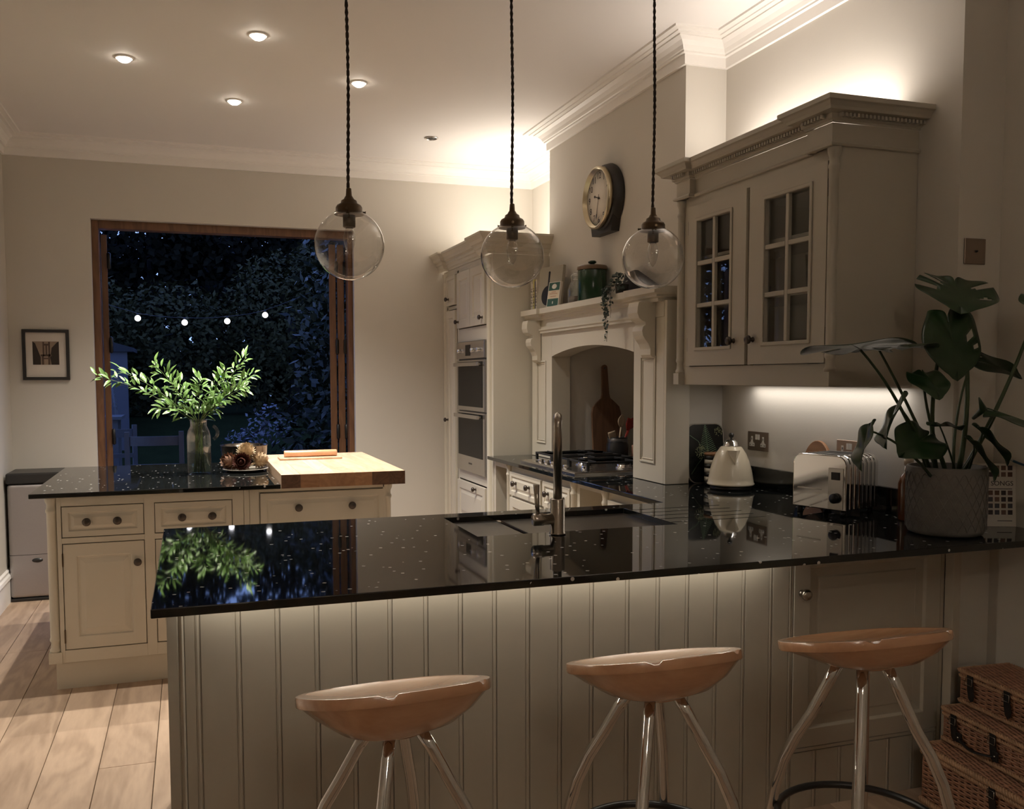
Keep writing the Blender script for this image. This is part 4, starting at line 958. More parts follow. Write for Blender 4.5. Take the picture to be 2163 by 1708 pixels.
for (cx_, cy_, R_, n_) in ((-0.022, 0.150, 0.036, 90), (0.072, 0.245, 0.022, 40)):
    for i in range(n_):
        a = rr.random()*6.28; r_ = R_*math.sqrt(rr.random()); q = 0.0026
        x_, y_ = cx_+r_*math.cos(a), cy_+r_*math.sin(a)
        mb.prism([(x_+q, y_), (x_, y_+q), (x_-q, y_), (x_, y_-q)], fh, 0.0055, 0.0058)
obj('printed_flower_heads', mb, COWP, hbd)['kind'] = 'stuff'
sc = thing('striped_canister', 'black and white striped canister with wooden lid hidden behind the kettle', 'canister', (2.340, 3.635, 0.91))
for i in range(7):
    obj('stripe', MB().lathe([(0, 0.0005), (0.045, 0.0005), (0.045, 0.0195), (0, 0.0195)], (2.340, 3.635, 0.910+0.020*i), 28), BLACKP if i % 2 == 0 else pm('white_stripe', (0.55, 0.52, 0.46), 0.4), sc)
obj('lid', MB().lathe([(0, 0), (0.046, 0), (0.046, 0.012), (0, 0.013)], (2.340, 3.635, 1.0505), 28), MIDW, sc)
kt = thing('kettle', 'cream conical electric kettle with chrome lid and black knob on the worktop', 'kettle', (2.325, 3.475, 0.91))
KX, KY, KZ = 2.325, 3.475, 0.910
ENAM = pm('cream_enamel', (0.62, 0.55, 0.42), 0.28, var=0.02, coat=0.2)
obj('power_base', MB().lathe([(0, 0.0005), (0.088, 0.0005), (0.092, 0.006), (0.090, 0.018), (0, 0.018)], (KX, KY, KZ), 32), BLACKP, kt)
obj('kettle_body', MB().lathe([(0, 0.0185), (0.098, 0.0185), (0.104, 0.022), (0.1045, 0.027), (0.101, 0.031), (0.098, 0.05), (0.092, 0.085), (0.081, 0.125), (0.066, 0.162), (0.047, 0.190), (0.040, 0.1935), (0, 0.1935)], (KX, KY, KZ), 44), ENAM, kt)
l_ = obj('lid', MB().lathe([(0.040, 0.1938), (0.037, 0.199), (0.030, 0.212), (0.022, 0.221), (0.010, 0.224), (0, 0.2245)], (KX, KY, KZ), 32), CHROME, kt)
obj('lid_knob', MB().lathe([(0.004, 0.2245), (0.005, 0.232), (0.011, 0.238), (0.012, 0.246), (0.008, 0.253), (0, 0.255)], (KX, KY, KZ), 18), BLACKP, l_)
# spout: a vee-shaped beak
dv = Vector((-0.36, -0.93, 0)).normalized(); sv = Vector((-dv.y, dv.x, 0))
base_ = Vector((KX, KY, KZ))
A = base_+dv*0.052+Vector((0, 0, 0.180)); Bt = base_+dv*0.083+Vector((0, 0, 0.112)); 
tl = base_+dv*0.052+sv*0.030+Vector((0, 0, 0.179)); tr_ = base_+dv*0.052-sv*0.030+Vector((0, 0, 0.179)); ft_ = base_+dv*0.112+Vector((0, 0, 0.182))
obj('spout', MB().add([tl, tr_, Bt, ft_, base_+dv*0.03+Vector((0, 0, 0.17))], [(0, 2, 3), (1, 3, 2), (0, 3, 1), (0, 1, 4), (0, 4, 2), (1, 2, 4)]), ENAM, kt)
hpts = []
for i in range(15):
    t = i/14; hpts.append(base_-dv*(0.045+0.085*math.sin(PI*t)**0.8+0.04*t)+Vector((0, 0, 0.195-0.15*t)))
obj('handle', MB().tube(hpts, 0.011, 10), BLACKP, kt)

def socket(y0, y1, z0, z1, label):
    t = thing('double_socket', label, 'socket', (XR, (y0+y1)/2, z0), 0, 'steel double sockets above the worktop')
    f_ = FX(XR-0.0005, 0, 0)
    obj('face_plate', MB().fbox(f_, y0, y1, z0, z1, 0, 0.005), pm('bronze_plate', (0.30, 0.23, 0.18), 0.35, 0.8), t, bevel=0.001, seg=1)
    W_ = pm('white_insert', (0.62, 0.58, 0.52), 0.4); ym = (y0+y1)/2
    for c_ in (y0+0.034, y1-0.034):
        s_ = obj('socket_insert', MB().fbox(f_, c_-0.006, c_+0.006, z0+0.040, z0+0.064, 0.0052, 0.0062).fbox(f_, c_-0.019, c_+0.019, z0+0.018, z0+0.034, 0.0052, 0.0062).fbox(f_, c_-0.010, c_+0.010, z0+0.034, z0+0.040, 0.0052, 0.0062), W_, t)
        obj('pin_hole', MB().fbox(f_, c_-0.002, c_+0.002, z0+0.048, z0+0.057, 0.0063, 0.0066).fbox(f_, c_-0.014, c_-0.008, z0+0.023, z0+0.027, 0.0063, 0.0066).fbox(f_, c_+0.008, c_+0.014, z0+0.023, z0+0.027, 0.0063, 0.0066), BLACKP, s_)
    obj('rocker', MB().fbox(f_, ym-0.014, ym-0.001, z0+0.050, z0+0.074, 0.0052, 0.008).fbox(f_, ym+0.001, ym+0.014, z0+0.050, z0+0.074, 0.0052, 0.008), W_, t)
    return t
socket(3.394, 3.545, 1.080, 1.166, 'bronze double socket on the wall to the right of the kettle')
socket(2.800, 2.946, 1.080, 1.166, 'bronze double socket on the wall behind the toaster')

# toaster
TA = Vector((2.165, 2.828, 0)); TBv = Vector((2.230, 2.616, 0))
tx = (TBv-TA).normalized(); ty = Vector((-tx.y, tx.x, 0))        # tx along the face, ty into the depth
tL = (TBv-TA).length; tD = 0.205
to = thing('toaster', 'ribbed chrome toaster with black dial on the worktop beside the plant', 'toaster', (TA.x, TA.y, 0.91))
def tprof(w_, h_, r, n=7):
    p = [(0, 0), (w_, 0)]
    for i in range(n+1): a = PI/2*i/n; p.append((w_-r+r*math.cos(a), h_-r+r*math.sin(a)))
    for i in range(n+1): a = PI/2+PI/2*i/n; p.append((r+r*math.cos(a), h_-r+r*math.sin(a)))
    return p
Z0 = 0.932; TH = 0.200
def tfr(d, ins=0.0): return Frame(TA+ty*d+tx*ins+Vector((0, 0, Z0)), tx, (0, 0, 1), ty)
obj('end_panel', MB().prism(tprof(tL, TH, 0.038), tfr(0), 0, 0.022), CHROME, to, bevel=0.004, seg=3)
mid = MB()
nr = 6; seg_ = (tD-0.044)/nr
obj('inner_shell', MB().prism([(a*(tL-0.012)/tL+0.006, b*(TH-0.005)/TH) for a, b in tprof(tL, TH, 0.038)], tfr(0.0221), 0, tD-0.0442), CHROME, to)
for i in range(nr):
    obj('side_rib', MB().prism(tprof(tL, TH, 0.038)[:1]+tprof(tL, TH, 0.038)[1:], tfr(0.022+seg_*i+0.004), 0, seg_-0.008), CHROME, to, bevel=0.006, seg=3)
obj('end_panel', MB().prism(tprof(tL, TH, 0.038), tfr(tD-0.022), 0, 0.022), CHROME, to, bevel=0.004, seg=3)
for i in range(5):
    f_ = tfr(0.03+i*0.031)
    obj('toast_slot', MB().fbox(f_, 0.040, tL-0.040, TH+0.0002, TH+0.0012, 0, 0.015), BLACKP, to)
ffr = Frame(TA+Vector((0, 0, Z0)), tx, (0, 0, 1), -ty)
obj('control_strip', MB().fbox(ffr, tL*0.68, tL*0.955, 0.006, TH-0.045, 0.0002, 0.003), STEEL, to, bevel=0.001, seg=1)
obj('timer_dial', MB().lathe([(0, 0), (0.0185, 0), (0.0185, -0.012), (0.015, -0.017), (0, -0.017)], (0, 0, 0), 20, axis='Y'), BLACKP, to)
dl = [c for c in to.children if c.name.startswith('timer_dial')][0]
for p in dl.data.vertices:
    q = p.co+org(to); w_ = TA+tx*(tL*0.82)+Vector((0, 0, Z0+0.045))-ty*0.0035
    p.co = w_+tx*q.x+Vector((0, 0, q.z))+ty*q.y-org(to)
obj('slot_selector', MB().fbox(ffr, tL*0.745, tL*0.89, 0.112, 0.140, 0.0032, 0.006), BLACKP, to)
obj('name_badge', MB().fbox(ffr, tL*0.10, tL*0.55, 0.070, 0.074, 0.0002, 0.002), STEEL, to)
for (a, d) in ((0.02, 0.02), (tL-0.02, 0.02), (0.02, tD-0.02), (tL-0.02, tD-0.02)):
    c_ = TA+tx*a+ty*d
    obj('foot', MB().lathe([(0, 0.9103), (0.011, 0.9103), (0.010, 0.9318), (0, 0.9318)], (c_.x, c_.y, 0), 12), BLACKP, to)
# round bread board behind the toaster
rb = thing('round_board', 'round topped wooden board leaning on the wall behind the toaster', 'chopping board', (2.40, 3.0, 0.91))
frb = Frame((2.428, 3.03, 0.9105), (0, 1, 0), Vector((0.06, 0, 0.998)), Vector((-0.998, 0, 0.06)))
obj('board', MB().prism([(0.085*math.cos(2*PI*i/36), 0.128+0.118*math.sin(2*PI*i/36)-0.0) for i in range(36)], frb, -0.008, 0.008), MIDW, rb, bevel=0.003)
rb.location.z = 0.91

# bottle and tin behind the plant pot
bt = thing('amber_bottle', 'amber glass bottle with pale cap half hidden behind the plant pot', 'bottle', (2.405, 2.508, 0.91))
obj('bottle', MB().lathe([(0, 0.0005), (0.032, 0.0005), (0.034, 0.006), (0.034, 0.130), (0.026, 0.155), (0.014, 0.170), (0.013, 0.195), (0, 0.195)], (2.405, 2.508, 0.91), 24), pm('amber_glass', (0.14, 0.045, 0.012), 0.1, coat=0.4), bt)
obj('cap', MB().lathe([(0, 0.1955), (0.016, 0.1955), (0.016, 0.222), (0, 0.223)], (2.405, 2.508, 0.91), 20), pm('pale_cap', (0.55, 0.46, 0.36), 0.4), bt)
tn = thing('brass_tin', 'small brass coloured tin behind the plant pot', 'tin', (2.432, 2.430, 0.91))
obj('tin', MB().lathe([(0, 0.0005), (0.034, 0.0005), (0.034, 0.150), (0, 0.150)], (2.432, 2.430, 0.91), 24), BRASS, tn)
obj('tin_lid', MB().lathe([(0, 0.1503), (0.0355, 0.1503), (0.0355, 0.172), (0, 0.173)], (2.432, 2.430, 0.91), 24), BRASS, tn)

# song book
sb = thing('song_book', 'white book covered in rows of tiny square pictures, leaning beside the pot', 'book', (2.575, 2.30, 0.91))
su = Vector((0.92, -0.39, 0)).normalized(); sv_ = Vector((0.03, 0.07, 0.995)).normalized(); sn = su.cross(sv_)
fs_ = Frame((2.470, 2.348, 0.9105), su, sv_, sn)
BW, BH = 0.185, 0.212
obj('page_block', MB().fbox(fs_, 0, BW, 0, BH, -0.040, -0.0015), pm('paper', (0.62, 0.56, 0.46), 0.9), sb)
obj('cover', MB().fbox(fs_, 0, BW, 0, BH, -0.0014, 0.0), pm('white_cover', (0.58, 0.54, 0.48), 0.5), sb)
rr = random.Random(11)
INKS = [pm('print_%d' % i, c_, 0.5) for i, c_ in enumerate(((0.03, 0.02, 0.02), (0.10, 0.05, 0.03), (0.05, 0.05, 0.06), (0.14, 0.08, 0.06)))]
mbs = [MB() for _ in INKS]
nc = 8; pw_ = (BW-0.016)/nc
for r_, z_ in enumerate((0.190, 0.168, 0.106, 0.084, 0.062, 0.040)):
    for c_ in range(nc):
        mbs[rr.randrange(4)].fbox(fs_, 0.008+c_*pw_+0.003, 0.008+(c_+1)*pw_-0.003, z_, z_+0.0155, 0.0002, 0.0006)
for m_, mb in zip(INKS, mbs):
    obj('printed_squares', mb, m_, sb)['kind'] = 'stuff'
text_mesh('cover_title', '1001 SONGS', 0.0225, INKS[0], sb, fs_(BW-0.008, 0.145, 0.0006), su, sv_, sn, align='RIGHT')
obj('cover_small_print', MB().fbox(fs_, 0.03, BW-0.012, 0.126, 0.1285, 0.0002, 0.0005).fbox(fs_, BW-0.06, BW-0.012, 0.018, 0.0205, 0.0002, 0.0005), INKS[2], sb)
pn = thing('blue_pen', 'blue ballpoint pen lying across the top of the song book', 'pen', (2.60, 2.245, 1.12))
obj('barrel', MB().tube([(2.600, 2.2620, 1.136), (2.643, 2.2450, 1.118)], 0.004, 8), pm('blue_plastic', (0.03, 0.09, 0.16), 0.4), pn)
obj('pen_tip', MB().tube([(2.5995, 2.2622, 1.1363), (2.590, 2.266, 1.140)], [0.004, 0.001], 8), pm('pale_tip', (0.4, 0.4, 0.4), 0.4), pn)
# wall bracket at the right-hand edge
wbk = thing('wall_bracket', 'pale wall bracket with a rounded peg at the right edge above the book', 'bracket', (XS, 2.17, 1.03))
obj('back_bar', MB().box(XS-0.022, XS-0.0005, 2.145, 2.180, 1.045, 1.26), TRIMW, wbk, bevel=0.004)
obj('peg', MB().tube([(XS-0.001, 2.165, 1.040), (XS-0.05, 2.165, 1.036), (XS-0.085, 2.166, 1.040)], [0.016, 0.017, 0.012], 14), TRIMW, wbk)
# light switch on the nib
sw = thing('light_switch', 'square bronze switch plate with small centre toggle above the monstera', 'switch', (2.535, YN, 1.79))
fsw = FY(0, YN-0.0005, 0)
obj('face_plate', MB().fbox(fsw, 2.490, 2.580, 1.795, 1.881, 0, 0.006), pm('bronze_plate', (0.30, 0.23, 0.18), 0.35, 0.8), sw, bevel=0.0015, seg=1)
obj('toggle', MB().lathe([(0, 0), (0.004, 0), (0.003, -0.007), (0, -0.008)], (2.537, YN-0.007, 1.838), 10, axis='Y'), BLACKP, sw)

# ---------------------------------------------------------------- on the island
VX, VY = 0.043, 4.97
vs_ = thing('glass_jug', 'tall clear glass jug half filled with water holding leafy branches', 'jug', (VX, VY, 0.91))
pr = [(0, 0.004), (0.055, 0.004), (0.059, 0.010), (0.059, 0.200), (0.054, 0.228), (0.040, 0.255), (0.041, 0.282), (0.046, 0.290)]
obj('jug_wall', MB().lathe([(0, 0.0006), (0.056, 0.0006), (0.061, 0.008)]+[(r+0.0022, z) for r, z in pr[3:]]+[(r, z) for r, z in pr[::-1]], (VX, VY, 0.91), 40), VASEG, vs_)
obj('water', MB().lathe([(0, 0.0045), (0.0545, 0.0045), (0.0585, 0.0105), (0.0585, 0.108), (0, 0.108)], (VX, VY, 0.91), 36), WATER, vs_)
hp_ = []
for i in range(15):
    a = -1.2+2.4*i/14; hp_.append((VX+0.060+0.036*math.cos(a), VY-0.01, 0.91+0.218+0.038*math.sin(a)))
obj('handle', MB().tube(hp_, 0.0085, 10), VASEG, vs_)
LEAFG = pm('fresh_leaf', (0.16, 0.29, 0.085), 0.26, var=0.35, scale=9, spec=0.6)
STEMG = pm('green_stem', (0.10, 0.15, 0.04), 0.5)
def leaf_mesh(name, L, W_, mat, bend=0.25, fold=0.2):
    mb = MB(); vs = []; fs = []; N = 6
    for i in range(N+1):
        t = i/N; wd = W_*math.sin(PI*min(t*0.96+0.02, 1))**0.85*(1-0.25*t)
        z = -bend*L*t*t
        vs += [(-wd, L*t, z+fold*wd), (0, L*t, z), (wd, L*t, z+fold*wd)]
    for i in range(N):
        for j in range(2): fs.append((i*3+j, i*3+j+1, i*3+4+j, i*3+3+j))
    mb.add(vs, fs, True)
    return mesh_from(mb, name, mat, weld=False)
LM = [leaf_mesh('leaf', 0.048, 0.0088, LEAFG, 0.25, 0.25), leaf_mesh('leaf', 0.042, 0.0096, LEAFG, 0.1, 0.2), leaf_mesh('leaf', 0.055, 0.0080, LEAFG, 0.4, 0.3)]
def place_leaf(me, p, d, n, s, parent, name='leaf'):
    d = Vector(d).normalized(); n = Vector(n); n = (n-d*n.dot(d)).normalized(); x_ = d.cross(n)
    o = bpy.data.objects.new(name, me); C.objects.link(o); o.parent = parent
    q = Vector(p)-org(parent)
    M = Matrix(((x_.x, d.x, n.x, q.x), (x_.y, d.y, n.y, q.y), (x_.z, d.z, n.z, q.z), (0, 0, 0, 1)))
    o.matrix_local = M @ Matrix.Diagonal((s, s, s, 1))
    return o
BR = [((-0.455, -0.03, 1.425), 0.10, 'longest leafy branch reaching far to the left from the jug', 30), ((-0.36, 0.06, 1.455), 0.10, 'leafy branch just above the longest left one in the jug', 24),
      ((-0.17, -0.05, 1.49), 0.05, 'leafy branch rising left of centre in the jug', 24), ((-0.07, 0.05, 1.40), 0.03, 'short leafy branch at the back left of the jug', 20),
      ((-0.16, -0.08, 1.265), 0.03, 'low leafy branch drooping left over the jug rim', 20), ((0.055, -0.07, 1.42), 0.02, 'upright leafy branch at the centre of the jug', 24),
      ((0.20, 0.03, 1.47), 0.02, 'leafy branch rising right of centre in the jug', 24), ((0.300, 0.02, 1.530), 0.03, 'tallest leafy branch pointing up to the right in the jug', 30),
      ((0.340, -0.03, 1.440), 0.05, 'leafy branch stretching to the right in the jug', 28), ((0.30, -0.06, 1.375), 0.05, 'lower right leafy branch with broad pale leaves in the jug', 22),
      ((0.17, -0.07, 1.29), 0.03, 'short low leafy branch on the right of the jug rim', 20)]
rr = random.Random(5)
for bi, (tip, sag, lb, nl) in enumerate(BR):
    a_ = 6.28*bi/len(BR)
    base_ = Vector((VX+0.030*math.cos(a_), VY+0.030*math.sin(a_), 0.918)); rim = Vector((VX+0.026*math.cos(a_+2.8), VY+0.026*math.sin(a_+2.8), 1.195))
    e = Vector((tip[0], VY+tip[1], tip[2]))
    rim = Vector((VX+(e.x-VX)*0.07, VY+(e.y-VY)*0.2, 1.195))
    t = thing('leafy_branch', lb, 'branch', base_, 0, 'leafy green branches in the glass jug')
    pts = [base_, base_*0.5+rim*0.5, rim]
    mid = rim*0.45+e*0.55+Vector((0, 0, sag*0.6+0.02))
    for i in range(1, 11):
        u_ = i/10; pts.append(rim*(1-u_)**2+mid*2*u_*(1-u_)+e*u_*u_)
    obj('stem', MB().tube(pts, [0.0028]*3+[0.0026-0.00018*i for i in range(10)], 6), STEMG, t)
    nl = int(nl*1.75)
    for i in range(nl):
        u_ = 0.10+0.90*i/(nl-1)
        p = rim*(1-u_)**2+mid*2*u_*(1-u_)+e*u_*u_
        tg = ((mid-rim)*(1-u_)+(e-mid)*u_).normalized()
        sd = Vector((rr.uniform(-1, 1), rr.uniform(-1, 1), rr.uniform(-0.5, 1))); sd = (sd-tg*sd.dot(tg)).normalized()
        off = sd*rr.uniform(0, 0.045)
        d_ = tg*rr.uniform(0.35, 1.0)+sd*rr.uniform(0.5, 1.1)
        place_leaf(rr.choice(LM), p+off*0.6, d_, Vector((rr.uniform(-0.5, 0.5), -0.5+rr.uniform(-0.4, 0.4), 0.8)), rr.uniform(0.75, 1.25), t)
# metal bowl
bw = thing('metal_bowl', 'wide dark metal bowl on the island behind the artichokes', 'bowl', (0.292, 5.27, 0.91))
obj('bowl', MB().lathe([(0, 0.0006), (0.085, 0.0006), (0.112, 0.030), (0.126, 0.075), (0.131, 0.122), (0.134, 0.124), (0.134, 0.127), (0.128, 0.127), (0.122, 0.076), (0.108, 0.034), (0.082, 0.006), (0, 0.006)], (0.292, 5.27, 0.91), 44), pm('dark_bronze_bowl', (0.10, 0.085, 0.07), 0.22, 1.0, var=0.2), bw)
# plate of artichokes
pt_ = thing('plate', 'shallow grey plate carrying dried artichokes on the island', 'plate', (0.283, 5.01, 0.91))
obj('plate', MB().lathe([(0, 0.0006), (0.075, 0.0006), (0.085, 0.006), (0.120, 0.014), (0.122, 0.017), (0.118, 0.018), (0.083, 0.010), (0, 0.008)], (0.283, 5.01, 0.91), 40), pm('grey_stoneware', (0.30, 0.28, 0.24), 0.4), pt_)
ART = [pm('artichoke_tan', (0.42, 0.30, 0.18), 0.6, var=0.4, scale=20), pm('artichoke_plum', (0.10, 0.035, 0.025), 0.55, var=0.5, scale=20), pm('artichoke_rose', (0.30, 0.17, 0.11), 0.6, var=0.5, scale=18), pm('artichoke_pale', (0.55, 0.43, 0.28), 0.6, var=0.3, scale=20)]
BRA = [leaf_mesh('bract', 0.034, 0.0125, m, -0.35, -0.35) for m in ART]
def artichoke(c, r, axis, k, label):
    t = thing('artichoke', label, 'artichoke', c, 0, 'dried artichokes on the plate')
    ax = Vector(axis).normalized(); u = ax.cross(Vector((0.3, 0.2, 1))).normalized(); v = ax.cross(u); c = Vector(c)
    obj('heart', MB().lathe([(0.0, -r*0.62)]+[(r*0.62*math.sin(PI*i/10), -r*0.62*math.cos(PI*i/10)) for i in range(1, 10)]+[(0, r*0.62)], c, 14), ART[k], t)
    n = 0
    for ring in range(7):
        th = PI*(0.86-0.125*ring); cnt = max(4, int(11*math.sin(th))+2)
        for i in range(cnt):
            a = 2*PI*(i+0.5*(ring % 2))/cnt
            rad = u*math.cos(a)+v*math.sin(a)
            pn_ = ax*math.cos(th)+rad*math.sin(th)
            d_ = (ax*math.sin(th)-rad*math.cos(th))
            place_leaf(BRA[k], c+pn_*r*0.66-d_*r*0.25, d_+pn_*0.22, pn_, r/0.045, t, 'bract'); n += 1
    obj('stalk', MB().tube([c-ax*r*0.55, c-ax*r*1.7], [0.008, 0.006], 8), ART[3], t)
artichoke((0.262, 4.975, 0.966), 0.046, (-0.15, -0.95, 0.1), 1, 'plum brown dried artichoke at the front of the plate')
artichoke((0.200, 5.03, 0.964), 0.046, (-0.7, -0.5, 0.35), 2, 'rosy dried artichoke on the left of the plate')
artichoke((0.288, 5.035, 1.014), 0.048, (0.1, -0.35, 0.9), 3, 'pale dried artichoke on top of the pile')
artichoke((0.358, 5.025, 0.966), 0.044, (0.75, 0.2, 0.35), 0, 'tan dried artichoke on the right of the plate')
# rolling pin on a thin board
tb = obj('bread_board', MB().box(0.475, 0.825, 5.09, 5.235, 0.9553, 0.966), MAPLE, base=(0.65, 5.16, 0.9553), bevel=0.003)
tag(tb, 'thin light wooden board lying at the back of the butcher block', 'chopping board')
rp = obj('rolling_pin', MB().lathe([(0, -0.150), (0.017, -0.150), (0.019, -0.146), (0.019, 0.146), (0.017, 0.150), (0, 0.150)], (0.655, 5.165, 0.9855), 24, axis='X'), BEECH, base=(0.655, 5.165, 0.9665))
tag(rp, 'straight light wooden rolling pin lying on the thin board', 'rolling pin')
# ---------------------------------------------------------------- bar stools
def seat_rows(rows, notch=None, seg=132):
    vs = []; fs = []
    for (s_, z, r_i) in rows:
        for k in range(seg):
            a = 2*PI*k/seg
            R_ = 0.216/((abs(math.cos(a))**2.5+abs(math.sin(a))**2.5)**(1/2.5))
            zz = z+0.010*math.cos(a)**2*max(0, s_-0.5)*2*0
            if notch and r_i:
                for na in notch:
                    dlt = abs((a-na+PI) % (2*PI)-PI)
                    if dlt < 0.07: zz -= 0.0085*(1-(dlt/0.07)**4)
            vs.append((R_*s_*math.cos(a), R_*s_*math.sin(a)*0.80, zz))
    for i in range(len(rows)-1):
        for k in range(seg):
            j = (k+1) % seg; fs.append((i*seg+k, i*seg+j, i*seg+seg+j, i*seg+seg+k))
    fs.append(tuple(range(seg))[::-1]); n = len(rows)-1; fs.append(tuple(range(n*seg, n*seg+seg)))
    return vs, fs
SEAT_TILT = math.radians(12)
def stool(x, y, rot, label, lift=0.0, deep=1.0, tl_=12.0):
    SEAT_TILT = math.radians(tl_)
    t = thing('bar_stool', label, 'stool', (x, y, 0), rot, 'beech bar stools at the peninsula')
    H = 0.0
    rows = [(0.47, 0.626, 0), (0.50, 0.627, 0), (0.66, 0.640, 0), (0.82, 0.668, 0), (0.95, 0.698, 0), (0.962, 0.7005, 0), (0.992, 0.701, 0), (1.0, 0.704, 0), (1.0, 0.7195, 1), (0.993, 0.7235, 1), (0.975, 0.7245, 1), (0.945, 0.7225, 1), (0.90, 0.7195, 0), (0.80, 0.7145, 0), (0.60, 0.7075, 0), (0.35, 0.7025, 0), (0.12, 0.7005, 0)]
    rows = [(s_, 0.7005+lift-(0.7005-z)*deep if z < 0.7005 and s_ >= 0.46 and not (i_ > 8) else z+lift, n_) for i_, (s_, z, n_) in enumerate(rows)]
    zb = rows[0][1]
    vs, fs = seat_rows(rows, (4.2, 5.35))
    ct, st2 = math.cos(SEAT_TILT), math.sin(SEAT_TILT)
    def tilt(p):      # the sitter's side of the seat (towards the camera) is raised
        dy_, dz_ = p[1]*math.cos(rot)+p[0]*math.sin(rot), p[2]-0.715-lift
        nx_, wx_ = 0, p[0]*math.cos(rot)-p[1]*math.sin(rot)
        k_ = min(1.0, max(0.0, (p[2]-zb)/(0.075*deep)))
        a_ = SEAT_TILT*k_; y2 = dy_*math.cos(a_)+dz_*math.sin(a_); z2 = -dy_*math.sin(a_)+dz_*math.cos(a_)
        return (wx_*math.cos(rot)+y2*math.sin(rot), -wx_*math.sin(rot)+y2*math.cos(rot), 0.715+lift+z2)
    vs = [tilt(p) for p in vs]
    o = obj('seat', MB().add(vs, fs, True), BEECH, t, local=True)
    eg = o.modifiers.new('edges', 'EDGE_SPLIT'); eg.split_angle = math.radians(38)
    obj('seat_boss', MB().lathe([(0, zb-0.014), (0.060, zb-0.014), (0.070, zb-0.009), (0.070, zb-0.0005), (0, zb-0.0005)], (0, 0, 0), 28), BEECH, t, local=True)
    for k in range(4):
        a = PI/4+k*PI/2; c, s_ = math.cos(a), math.sin(a)
        prof = [(0.054, zb-0.010), (0.082, (zb+0.553)/2), (0.125, 0.525), (0.160, 0.465), (0.190, 0.395), (0.212, 0.315), (0.228, 0.22), (0.238, 0.11), (0.242, 0.006)]
        obj('leg', MB().tube([(r_*c, r_*s_, z) for r_, z in prof], 0.0148, 12), CHROME, t, local=True)
        obj('foot_cap', MB().lathe([(0, 0.0), (0.015, 0.0), (0.015, 0.0055), (0, 0.0055)], (0.242*c, 0.242*s_, 0), 12), BLACKP, t, local=True)
    pts = [(0.204*math.cos(2*PI*i/48), 0.204*math.sin(2*PI*i/48), 0.262) for i in range(48)]
    obj('footrest_ring', MB().tube(pts, 0.010, 10, closed=True), BLACKP, t, local=True)
    return t
stool(0.418, 1.90, math.radians(20), 'beech topped bar stool on the left, nearest the end of the peninsula', 0.014, 0.80, 15.0)
stool(1.070, 1.915, math.radians(8), 'beech topped bar stool in the middle of the three', 0.012, 0.78, 15.5)
stool(1.640, 1.845, math.radians(2), 'beech topped bar stool on the right, beside the wicker hampers', 0.030, 0.52, 14.5)

